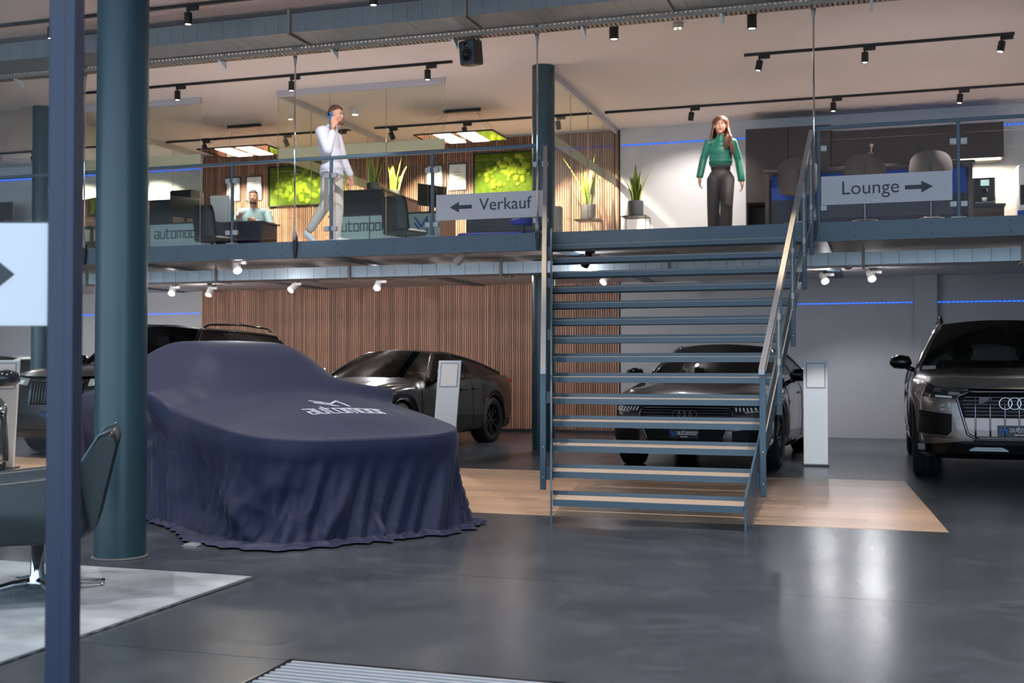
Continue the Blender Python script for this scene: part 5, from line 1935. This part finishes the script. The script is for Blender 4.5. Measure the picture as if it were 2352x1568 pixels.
# ================================================================== PEOPLE
def fuse(name, prims, mats, parent, voxel=.007, smooth_it=6):
    """one continuous skin over tapered limbs and ellipsoids; each face takes the material of its nearest limb"""
    b = MB()
    for p in prims:
        if p[0] == 'cap':
            _, a, c, r0, r1, mi = p
            a, c = Vector(a), Vector(c)
            pts, rs = [], []
            d = (c - a)
            L = d.length
            dn = d / L
            for k in range(5):
                t = k / 4 * pi / 2
                pts.append(a - dn * r0 * cos(t))
                rs.append(max(.0008, r0 * sin(t)))
            for k in range(5):
                t = k / 4 * pi / 2
                pts.append(c + dn * r1 * sin(t))
                rs.append(max(.0008, r1 * cos(t)))
            b.tube(pts, rs, 16)
        else:
            _, c, r, rot, mi = p
            b.ball(c, r, 20, 14, rot)
    me = b.mesh(name + '_raw', mats[0])
    o = bpy.data.objects.new(name + '_raw', me)
    col.objects.link(o)
    md = o.modifiers.new('fuse', 'REMESH')
    md.mode = 'VOXEL'
    md.voxel_size = voxel
    sm = o.modifiers.new('smooth', 'SMOOTH')
    sm.factor = .5
    sm.iterations = smooth_it
    dg = bpy.context.evaluated_depsgraph_get()
    out = bpy.data.meshes.new_from_object(o.evaluated_get(dg))
    bpy.data.objects.remove(o)
    bpy.data.meshes.remove(me)
    out.name = name
    out.materials.clear()
    for m in mats:
        out.materials.append(m)
    n = len(out.polygons)
    C = np.empty(n * 3, dtype=np.float64)
    out.polygons.foreach_get('center', C)
    C = C.reshape(-1, 3)
    best = np.full(n, 1e9)
    idx = np.zeros(n, dtype=np.int32)
    for p in prims:
        if p[0] == 'cap':
            _, a, c, r0, r1, mi = p
            a, c = np.array(a, float), np.array(c, float)
            ab = c - a
            t = np.clip(((C - a) @ ab) / (ab @ ab), 0, 1)
            d = np.linalg.norm(C - (a + t[:, None] * ab), axis=1) - (r0 + (r1 - r0) * t)
        else:
            _, c, r, rot, mi = p
            q = C - np.array(c, float)
            if rot is not None:
                q = q @ np.array(rot.to_3x3())
            rr = np.array(r, float) if isinstance(r, (tuple, list)) else np.array([r] * 3, float)
            k = np.linalg.norm(q / rr, axis=1)
            d = (k - 1) * rr.min()
        m = d < best
        best[m] = d[m]
        idx[m] = mi
    out.polygons.foreach_set('material_index', idx)
    out.polygons.foreach_set('use_smooth', [True] * n)
    out.update()
    return link(name, out, parent)


def hand(prims, wrist, d, palm_n, mi, curl=.5, s=1.0, spread=.35, side=1):
    """palm, four unequal fingers and a thumb; d = hand direction, palm_n = palm normal"""
    d = Vector(d).normalized()
    nrm_ = Vector(palm_n)
    nrm_ = (nrm_ - d * nrm_.dot(d)).normalized()
    sd = d.cross(nrm_) * side
    w = Vector(wrist)
    pc = w + d * .045 * s
    prims.append(('cap', w, w + d * .03 * s, .023 * s, .026 * s, mi))
    for k in (-1, -.33, .33, 1):
        prims.append(('cap', w + d * .02 * s + sd * k * .018 * s, w + d * .078 * s + sd * k * .027 * s, .014 * s, .0115 * s, mi))
    for k, ln in ((-1, .060), (-.33, .073), (.33, .078), (1, .070)):
        p0 = w + d * .082 * s + sd * k * .028 * s
        a1 = curl * .6
        d1 = (d * cos(a1) + nrm_ * sin(a1) + sd * k * spread * .12).normalized()
        p1 = p0 + d1 * ln * .45 * s
        a2 = curl * 1.5
        d2 = (d * cos(a2) + nrm_ * sin(a2)).normalized()
        p2 = p1 + d2 * ln * .32 * s
        a3 = curl * 2.2
        d3 = (d * cos(a3) + nrm_ * sin(a3)).normalized()
        p3 = p2 + d3 * ln * .24 * s
        prims += [('cap', p0, p1, .0098 * s, .0090 * s, mi), ('cap', p1, p2, .0090 * s, .0083 * s, mi), ('cap', p2, p3, .0083 * s, .0070 * s, mi)]
    t0 = w + d * .022 * s + sd * .026 * s
    t1 = t0 + (d * .75 + sd * .55 + nrm_ * .25).normalized() * .040 * s
    t2 = t1 + (d * .95 + sd * .1 + nrm_ * .35).normalized() * .032 * s
    prims += [('cap', t0, t1, .014 * s, .0105 * s, mi), ('cap', t1, t2, .0105 * s, .0085 * s, mi)]


def face_parts(t, c, fwd, s, brow, lip, beard=None):
    """eyes, brows, lips on a head centred at c looking along fwd (horizontal)"""
    f = Vector(fwd).normalized()
    sd = Vector((-f.y, f.x, 0))
    up = Vector((0, 0, 1))
    c = Vector(c)
    Mf = Matrix((sd, f, up)).transposed().to_4x4()
    for k in (-1, 1):
        e = c + f * .088 * s + sd * k * .031 * s + up * .002 * s
        MB().ball(e, (.013 * s, .006 * s, .0065 * s), 12, 8, Mf).build('eye', M_white, t, True)
        MB().ball(e + f * .004 * s, (.006 * s, .004 * s, .006 * s), 10, 6, Mf).build('iris', mat('iris', (46, 32, 26), .2), t, True)
        MB().tube([e + sd * -.017 * s + up * .016 * s + f * .003, e + up * .021 * s + f * .006, e + sd * .017 * s + up * .016 * s + f * .003], .0035 * s, 6).build('eyebrow', brow, t, True)
    m = c + f * .093 * s - up * .062 * s
    MB().ball(m, (.022 * s, .008 * s, .006 * s), 12, 8, Mf).build('lips', lip, t, True)


def head_prims(pr, c, f, s, mi):
    f = Vector(f).normalized()
    c = Vector(c)
    sd = Vector((-f.y, f.x, 0))
    Mf = Matrix((sd, f, Vector((0, 0, 1)))).transposed().to_4x4()
    pr.append(('ell', c + f * -.008 * s + Vector((0, 0, .028 * s)), (.076 * s, .094 * s, .092 * s), Mf, mi))
    pr.append(('ell', c + f * .020 * s + Vector((0, 0, -.040 * s)), (.062 * s, .070 * s, .080 * s), Mf, mi))
    pr.append(('cap', c + f * .052 * s + Vector((0, 0, -.095 * s)), c + f * .058 * s + Vector((0, 0, -.098 * s)), .026 * s, .024 * s, mi))
    pr.append(('cap', c + f * .086 * s + Vector((0, 0, .012 * s)), c + f * .103 * s + Vector((0, 0, -.026 * s)), .008 * s, .0125 * s, mi))
    for k in (-1, 1):
        pr.append(('ell', c + sd * k * .077 * s + Vector((0, 0, -.012 * s)) - f * .008 * s, (.010 * s, .018 * s, .030 * s), Mf, mi))
        pr.append(('ell', c + f * .062 * s + sd * k * .034 * s + Vector((0, 0, -.030 * s)), (.024 * s, .022 * s, .024 * s), Mf, mi))


M_green = mat('green_satin', (22, 112, 94), 0.48, var=.22, vscale=7, bump=.9, bscale=9, sheen=.2)
M_trou = mat('dark_grey_trousers', (62, 58, 60), 0.6, var=.12, vscale=10, bump=.6, bscale=8)
M_hairb = mat('brown_hair', (96, 62, 46), 0.45, var=.3, vscale=40, stretch=(3, 3, .4))
M_lip = mat('lips', (190, 104, 96), 0.4)
M_shirtw = mat('white_shirt', (226, 228, 240), 0.75, var=.03, vscale=10, bump=.3, bscale=9)
M_chino = mat('pale_chinos', (232, 220, 210), 0.75, var=.03, bump=.25, bscale=10)
M_shoe = mat('white_trainers', (238, 238, 240), 0.5)
M_hairm = mat('short_brown_hair', (96, 66, 44), 0.6, var=.2, vscale=60)
M_bshirt = mat('pale_blue_shirt', (168, 196, 206), 0.7, var=.04)
M_hairk = mat('black_hair', (34, 26, 24), 0.6)

# ---- woman, walking towards the stairs; local -Y is her front
wo = thing('person', 'woman in a green satin blouse and dark trousers walking towards the stairs', 'person', (-1.97, 15.0, Z2), radians(6))
pr = []
SK_, BL, TR, SH = 0, 1, 2, 3
hc = Vector((0, -.03, 1.585))
head_prims(pr, hc, (0, -1, 0), .98, SK_)
pr.append(('cap', (0, .005, 1.40), (0, -.012, 1.52), .052, .047, SK_))
pr += [('ell', (0, .01, 1.26), (.150, .092, .175), None, BL), ('ell', (0, -.005, 1.17), (.150, .100, .13), None, BL), ('cap', (-.115, .01, 1.372), (.115, .01, 1.372), .052, .052, BL),
       ('cap', (0, .0, 1.385), (0, -.005, 1.432), .078, .058, BL), ('ell', (0, -.045, 1.24), (.125, .066, .095), None, BL), ('ell', (0, -.02, 1.115), (.156, .105, .05), None, BL),
       ('ell', (0, 0, 1.085), (.148, .105, .055), None, BL)]
# hips and legs
pr += [('ell', (0, .0, 1.03), (.128, .092, .06), None, TR), ('ell', (0, .01, .93), (.152, .108, .11), None, TR), ('ell', (-.065, .035, .90), (.08, .085, .10), None, TR), ('ell', (.065, .035, .90), (.08, .085, .10), None, TR)]
pr += [('cap', (-.085, .005, .88), (-.095, .02, .49), .094, .080, TR), ('cap', (-.095, .02, .49), (-.085, .10, .10), .080, .082, TR),
       ('cap', (.085, -.005, .88), (.075, -.15, .50), .094, .080, TR), ('cap', (.075, -.15, .50), (.060, -.16, .10), .080, .082, TR)]
pr += [('cap', (-.085, .12, .05), (-.09, .02, .03), .034, .030, SH), ('cap', (.06, -.14, .05), (.062, -.27, .03), .034, .028, SH)]
# arms: blouse sleeves with cuffs
pr += [('cap', (-.158, .01, 1.365), (-.222, .03, 1.16), .055, .050, BL), ('cap', (-.222, .03, 1.16), (-.262, -.03, .95), .050, .047, BL), ('ell', (-.265, -.035, .93), (.048, .046, .026), None, BL),
       ('cap', (.158, .01, 1.365), (.228, .06, 1.14), .055, .050, BL), ('cap', (.228, .06, 1.14), (.262, .01, .90), .050, .048, BL), ('ell', (.264, .008, .875), (.050, .048, .030), None, BL)]
pr += [('cap', (-.262, -.03, .95), (-.266, -.045, .89), .024, .022, SK_), ('cap', (.262, .01, .90), (.268, .0, .845), .024, .022, SK_)]
hand(pr, (-.266, -.045, .895), (-.02, -.10, -1), (1, -.2, 0), SK_, .55, .92, side=1)
hand(pr, (.268, .0, .85), (.10, -.12, -1), (-1, -.2, 0), SK_, .55, .92, side=-1)
fuse('body', pr, [M_skin, M_green, M_trou, M_black], wo, .0065)
face_parts(wo, hc, (0, -1, 0), .98, M_hairb, M_lip)
hb = MB()
# hair: cap plus long strands, more of it swept over her left shoulder
hb.ball((0, -.008, 1.632), (.090, .104, .086), 20, 12)
hb.ball((0, .03, 1.58), (.088, .085, .11), 20, 12)
RH = random.Random(8)
for k in range(64):
    a_ = lerp(radians(205), radians(-25), k / 63)          # round the back of the head
    sx, sy = cos(a_), sin(a_)
    side = 1 if sx > 0 else -1
    ln = .30 + .06 * RH.random() + (.10 if sx > .3 else 0)
    p0 = Vector((.030 * sx, .012 + .03 * sy, 1.705))
    p1 = Vector((.084 * sx, .012 + .096 * sy, 1.66))
    p2 = Vector((.098 * sx, .020 + .10 * sy, 1.57))
    p3 = Vector((.108 * sx + .012 * side, .012 + .09 * sy - (.05 if sx > .6 else 0), 1.47))
    fl = (.05 if sx > .3 else -.005) * RH.random()
    p4 = Vector((.112 * sx + .02 * side + fl, .0 + .08 * sy - (.10 if sx > .6 else .0), 1.64 - ln))
    hb.tube(catmull([p0, p1, p2, p3, p4], 14), [.006] + [.016] * 8 + [.015, .013, .011, .008, .006] + [.005] * 8, 6)
hb_o = MB()
hb.build('hair', M_hairb, wo, True)
for k in range(7):
    y_ = -.085 - .006 * (k % 3)
    x_ = .045 + .013 * k
    MB().tube(catmull([(.085, -.03, 1.50), (x_ + .02, y_ - .01, 1.42), (x_ + .006, y_ - .035, 1.33), (x_ - .005 * k + .02, y_ - .035, 1.255 + .006 * k)], 10), [.012, .012, .011, .011, .010, .009, .008, .006, .005, .004] + [.004] * 4, 6).build('hair_strand', M_hairb, wo, True)
MB().bb(-.128, .128, -.100, -.085, 1.035, 1.062).build('waistband', M_black, wo)

# ---- man on the phone, walking to the right; local +X is his front
ma = thing('person', 'man in white shirt and pale trousers walking with a phone at his ear', 'person', (-6.50, 12.98, Z2), 0)
pr = []
hc = Vector((.035, .0, 1.595))
head_prims(pr, hc, (1, -.12, 0), 1.0, 0)
pr.append(('cap', (-.03, 0, 1.40), (.01, 0, 1.53), .062, .056, 0))
pr += [('ell', (-.055, 0, 1.24), (.125, .18, .21), None, 1), ('cap', (-.06, -.15, 1.375), (-.06, .15, 1.375), .075, .075, 1), ('ell', (-.02, 0, 1.08), (.128, .165, .16), None, 1), ('ell', (-.02, 0, .93), (.142, .18, .11), None, 1), ('ell', (-.02, 0, .87), (.148, .182, .06), None, 1),
       ('cap', (-.045, 0, 1.40), (-.02, 0, 1.46), .085, .072, 1)]
pr += [('ell', (-.02, 0, .86), (.125, .165, .10), None, 2)]
# front leg (far) straight, rear leg (near) trailing with lifted heel
pr += [('cap', (-.01, .08, .84), (.03, .075, .46), .100, .070, 2), ('cap', (.03, .075, .46), (.01, .075, .10), .070, .056, 2),
       ('cap', (-.02, -.08, .84), (-.065, -.08, .47), .100, .072, 2), ('cap', (-.065, -.08, .47), (-.265, -.08, .195), .072, .054, 2)]
pr += [('cap', (-.275, -.08, .18), (-.285, -.08, .155), .036, .034, 0)]
pr += [('cap', (-.02, .075, .050), (.06, .075, .045), .042, .042, 3), ('cap', (.06, .075, .04), (.165, .075, .033), .040, .032, 3),
       ('cap', (-.325, -.08, .130), (-.285, -.08, .085), .042, .044, 3), ('cap', (-.285, -.08, .085), (-.225, -.08, .036), .044, .034, 3)]
# near arm bent to the ear
pr += [('cap', (-.07, -.19, 1.36), (.045, -.245, 1.12), .075, .062, 1), ('cap', (.045, -.245, 1.12), (.075, -.185, 1.33), .062, .050, 1), ('cap', (.075, -.185, 1.33), (.078, -.165, 1.43), .032, .026, 0)]
hand(pr, (.078, -.165, 1.425), (.02, .18, 1), (-.3, 1, 0), 0, .30, 1.0, side=-1)
# far arm hanging
pr += [('cap', (-.05, .19, 1.36), (.02, .225, 1.10), .072, .06, 1), ('cap', (.02, .225, 1.10), (.12, .22, .90), .058, .046, 1), ('cap', (.12, .22, .90), (.135, .215, .86), .027, .025, 0)]
hand(pr, (.135, .215, .865), (.15, 0, -1), (0, -1, 0), 0, .6, 1.0, side=1)
fuse('body', pr, [M_skin, M_shirtw, M_chino, M_shoe], ma, .0068)
face_parts(ma, hc, (1, -.12, 0), 1.0, M_hairm, M_lip)
hb = MB()
f_ = Vector((1, -.12, 0)).normalized()


def cap_hair(u, v):
    th = u * 2 * pi
    ph = v * lerp(1.85, .98, .5 + .5 * cos(th))
    d_ = Vector((cos(th) * sin(ph), sin(th) * sin(ph), cos(ph)))
    lift = 1.0 + .10 * max(0, cos(ph)) + .03 * sin(th * 9) * .4
    return hc + Vector((-.006, .0, .030)) + Vector((d_.x * .101, d_.y * .082, d_.z * .101)) * lift


MB().grid(cap_hair, 36, 12).build('hair', M_hairm, ma, True)
bd = MB()
for k in range(9):
    a_ = lerp(-1.2, 1.2, k / 8)
    bd.ball(hc + Vector((.030 + .058 * cos(a_), .055 * sin(a_), -.088 - .012 * cos(a_))), (.012, .013, .018), 8, 6)
bd.ball(hc + Vector((.106, 0, -.050)), (.010, .026, .006), 8, 6).build('beard', M_hairm, ma, True)
MB().prism([(-.055, 1.385), (.015, 1.405), (.045, 1.455), (-.01, 1.475), (-.075, 1.44)], -.082, .082).build('collar', M_shirtw, ma)
MB().tube([(.078 + .030 * cos(q_), -.168 + .030 * sin(q_) * .9, 1.405 + .006 * sin(q_)) for q_ in [2 * pi * k / 18 for k in range(18)]], .005, 6, closed=True).build('bracelet', M_black, ma, True)
ph = thing('phone', 'blue mobile phone held at the man\'s ear', 'phone', (-6.50 + .032, 12.98 - .118, Z2 + 1.545))
Mp = Matrix.Rotation(radians(-18), 4, 'Y')
MB().rbb(-.036, .036, -.005, .005, -.075, .075, .004, Mp).build('body', mat('blue_phone', (58, 108, 150), .35), ph)
MB().rbb(-.032, -.004, -.008, -.005, .035, .068, .002, Mp).build('camera_bump', M_screen, ph)

# ---- seated man reading a sheet; faces the viewer
se = thing('person', 'dark-haired man in pale blue shirt seated at the left office desk', 'person', (-10.30, 17.55, Z2), radians(24))
pr = []
hc = Vector((.0, -.09, 1.36))
head_prims(pr, hc, (-.05, -1, 0), 1.08, 0)
pr.append(('cap', (0, -.01, 1.17), (0, -.06, 1.30), .066, .06, 0))
pr += [('ell', (0, 0, .97), (.20, .14, .24), None, 1), ('cap', (-.17, 0, 1.11), (.17, 0, 1.11), .085, .085, 1), ('ell', (0, -.02, .72), (.20, .16, .20), None, 1),
       ('ell', (0, .0, .54), (.21, .17, .12), None, 2), ('cap', (-.11, -.05, .52), (-.13, -.48, .52), .105, .085, 2), ('cap', (.11, -.05, .52), (.13, -.48, .52), .105, .085, 2),
       ('cap', (-.13, -.48, .52), (-.13, -.46, .10), .08, .06, 2), ('cap', (.13, -.48, .52), (.13, -.46, .10), .08, .06, 2), ('cap', (-.13, -.46, .05), (-.13, -.60, .04), .045, .04, 3), ('cap', (.13, -.46, .05), (.13, -.60, .04), .045, .04, 3)]
pr += [('cap', (-.23, 0, 1.09), (-.32, -.16, .86), .078, .066, 1), ('cap', (-.32, -.16, .86), (-.22, -.38, .93), .06, .05, 1), ('cap', (.23, 0, 1.09), (.32, -.14, .86), .078, .066, 1), ('cap', (.32, -.14, .86), (.10, -.36, .90), .06, .05, 1)]
hand(pr, (-.215, -.385, .935), (.35, -.5, .6), (0, .3, 1), 0, .5, 1.05, side=1)
hand(pr, (.09, -.37, .905), (-.8, -.2, .25), (0, 1, .2), 0, .35, 1.05, side=-1)
fuse('body', pr, [M_skin, M_bshirt, M_desk, M_black], se, .009)
face_parts(se, hc, (-.05, -1, 0), 1.08, M_hairk, M_lip)


def cap2(u, v):
    th = u * 2 * pi
    ph = v * lerp(1.75, 1.05, .5 - .5 * sin(th))
    d_ = Vector((cos(th) * sin(ph), sin(th) * sin(ph), cos(ph)))
    return hc + Vector((0, .004, .032)) + Vector((d_.x * .089, d_.y * .109, d_.z * .107))


MB().grid(cap2, 32, 10).build('hair', M_hairk, se, True)
bd = MB()
for k in range(9):
    a_ = lerp(-1.2, 1.2, k / 8)
    bd.ball(hc + Vector((.060 * sin(a_), -.030 - .060 * cos(a_), -.098 - .012 * cos(a_))), (.010, .011, .018), 8, 6)
bd.build('beard', M_hairk, se, True)
pp = thing('paper_sheet', 'large white paper held by the seated man', 'paper', (-10.66, 17.10, Z2 + 1.12), radians(10))
MB().grid(lambda u, v: Vector(((u - .5) * .36, -.02 * sin(pi * u) - .12 * (v - .5), (v - .5) * .46)), 8, 4).build('sheet', M_paper, pp, True)
oc = thing('office_chair', 'black office chair under the seated man', 'chair', (-10.30, 17.58, Z2), radians(24))
MB().rbb(-.26, .26, -.24, .26, .36, .43, .03).build('seat', M_black, oc)
MB().rbb(-.24, .24, .20, .27, .46, 1.05, .03).build('backrest', M_black, oc)
MB().cyl((0, 0, .06), (0, 0, .36), .03).build('column', M_black, oc)
for k in range(5):
    an = 2 * pi * k / 5
    MB().tube([(0, 0, .09), (.3 * cos(an), .3 * sin(an), .05)], [.024, .015], 8).ball((.3 * cos(an), .3 * sin(an), .028), .027, 8, 6).build('leg', M_black, oc, True)

# ================================================================== FOREGROUND
rug = thing('rug', 'pale grey mottled rug on the concrete beside the thick column', 'rug')
RG = random.Random(4)


def rugf(u, v):
    x, y = lerp(-7.4, -3.325, u), lerp(3.25, 5.655, v)
    e = min(u * 4.1, (1 - u) * 4.1, v * 3, (1 - v) * 3)
    return Vector((x, y, .004 + .014 * min(1, e / .02) + .0015 * sin(x * 57) * sin(y * 61)))


MB().grid(rugf, 110, 90).build('pile', M_rug, rug, True)
hm = MB()
hm.tube([(-7.4, 3.25, .010), (-3.325, 3.25, .010), (-3.325, 5.655, .010), (-7.4, 5.655, .010)], .009, 8, closed=True)
hm.build('edge_binding', mat('rug_binding', (150, 154, 158), .9), rug, True)

gr = thing('entrance_mat', 'aluminium-ribbed entrance mat let into the floor at the bottom edge', 'mat')
MB().bb(-2.262, 1.4, 3.2, 4.155, .0005, .003).build('carpet_base', mat('mat_carpet', (40, 42, 50), .95, bump=.5, bscale=200), gr)
me = MB().bb(-2.235, 1.38, -.007, .007, .003, .013).mesh('rib', M_alu)
for k in range(20):
    link('rib', me, gr, (0, 4.115 - k * .042, 0))
MB().bb(-2.265, 1.4, 4.148, 4.158, .0005, .010).bb(-2.268, -2.258, 3.2, 4.148, .0005, .010).build('frame', M_chromed, gr)

fb = thing('floor_socket', 'small metal floor socket lid beside the thick column', 'floor socket', (-4.33, 6.62, 0), radians(10))
MB().rbb(-.042, .042, -.05, .05, .0005, .012, .003).build('lid', M_brush, fb)
MB().rbb(-.05, .05, -.058, .058, .0002, .004, .001).build('rim', M_alu, fb)

# swivel lounge chair, facing left
ch = thing('lounge_chair', 'dark teal leather swivel chair on a chrome star base', 'chair', (-4.12, 4.90, .018), radians(35))


def sec(pts, y0, y1, r=.03):
    """rounded slab: outline in local xz, swept across y with soft edges"""
    b = MB()
    n = len(pts)
    cx = sum(p[0] for p in pts) / n
    cz = sum(p[1] for p in pts) / n
    rows_ = [(y0, .90), (y0 + r * .35, .97), (y0 + r, 1), (y1 - r, 1), (y1 - r * .35, .97), (y1, .90)]
    vs = [(cx + (x - cx) * k, y, cz + (z - cz) * k) for y, k in rows_ for x, z in pts]
    fs = [tuple(range(n)), tuple(range(6 * n - 1, 5 * n - 1, -1))]
    for j in range(5):
        for i in range(n):
            i2 = (i + 1) % n
            fs.append((j * n + i, (j + 1) * n + i, (j + 1) * n + i2, j * n + i2))
    return b.add(vs, fs)


def rounded(pts, k=4):
    out = []
    n = len(pts)
    for i in range(n):
        a_, b_, c_ = Vector(pts[i - 1]), Vector(pts[i]), Vector(pts[(i + 1) % n])
        r0 = min((b_ - a_).length, (c_ - b_).length) * .33
        p = b_ + (a_ - b_).normalized() * r0
        q2 = b_ + (c_ - b_).normalized() * r0
        for j in range(k + 1):
            t = j / k
            out.append(tuple((1 - t) ** 2 * p + 2 * t * (1 - t) * b_ + t * t * q2))
    return out


SB = rounded([(-.40, .32), (.22, .33), (.30, .40), (.26, .46), (-.42, .43)])
sec(SB, -.33, .33, .05).build('seat', M_leather, ch, 50)
BK = rounded([(.03, .40), (.22, .30), (.30, .36), (.40, .80), (.37, .85), (.31, .83)])
sec(BK, -.34, .34, .06).build('backrest', M_leather, ch, 50)
for y0, y1 in ((-.40, -.31), (.31, .40)):
    AR_ = rounded([(-.46, .30), (.20, .30), (.27, .36), (.20, .66), (.12, .63), (-.46, .575)])
    sec(AR_, y0, y1, .03).build('armrest', M_leather, ch, 50)
for y_ in (-.335, .335):
    MB().tube([(.06, y_, .42), (.305, y_, .82), (.37, y_, .848)], .007, 6).build('piping', mat('teal_piping', (70, 96, 104), .3) if y_ < 0 else bpy.data.materials['teal_piping'], ch, True)
MB().tube([(0, 0, .03), (0, 0, .07), (0, 0, .10), (0, 0, .32)], [.055, .05, .034, .030], 24).build('column', M_chrome, ch, True)
for k in range(4):
    an = radians(22 + 90 * k)
    d_ = Vector((cos(an), sin(an), 0))
    MB().tube([d_ * .02 + Vector((0, 0, .062)), d_ * .12 + Vector((0, 0, .058)), d_ * .27 + Vector((0, 0, .032)), d_ * .345 + Vector((0, 0, .024))], [.026, .021, .016, .014], 10).cyl(d_ * .335 + Vector((0, 0, .0)), d_ * .335 + Vector((0, 0, .022)), .013, n=10).build('leg', M_chrome, ch, True)

# glazed entrance screen close to the viewer, with a sign stuck on the pane
es = thing('entrance_screen', 'slim blue-grey window post with glass pane at the left foreground', 'glazed screen', (-2.43, 3.0, 0), math.atan(849 / 2650))
MB().rbb(-.042, .042, -.03, .05, .001, 3.0, .006).build('post', M_mull, es)
MB().rbb(.014, .046, -.042, -.028, .001, 3.0, .003).build('glazing_bead', M_mull, es)
MB().rbb(-1.6, .042, -.03, .05, 3.0, 3.08, .006).rbb(-1.6, -.042, -.03, .05, .001, .06, .006).build('rails', M_mull, es)
b = MB()
vs = [(x, y, z) for y in (.0, .008) for x, z in ((-1.6, .06), (-.043, .06), (-.043, 3.0), (-1.6, 3.0))]
b.add(vs, [(0, 1, 2, 3), (7, 6, 5, 4)])
b.build('glass_pane', M_front, es)
sg_ = thing('sign_panel', 'white sign with a dark arrow on the foreground glass at left', 'sign', (-2.43, 3.0, 0), math.atan(849 / 2650))
MB().bb(-1.05, -.045, -.006, -.0005, 1.31, 1.63).build('board', M_white, sg_)
MB().prism([(-.56, 1.435), (-.27, 1.435), (-.27, 1.375), (-.152, 1.47), (-.27, 1.565), (-.27, 1.505), (-.56, 1.505)], -.0085, -.006).build('arrow', M_signtx, sg_)
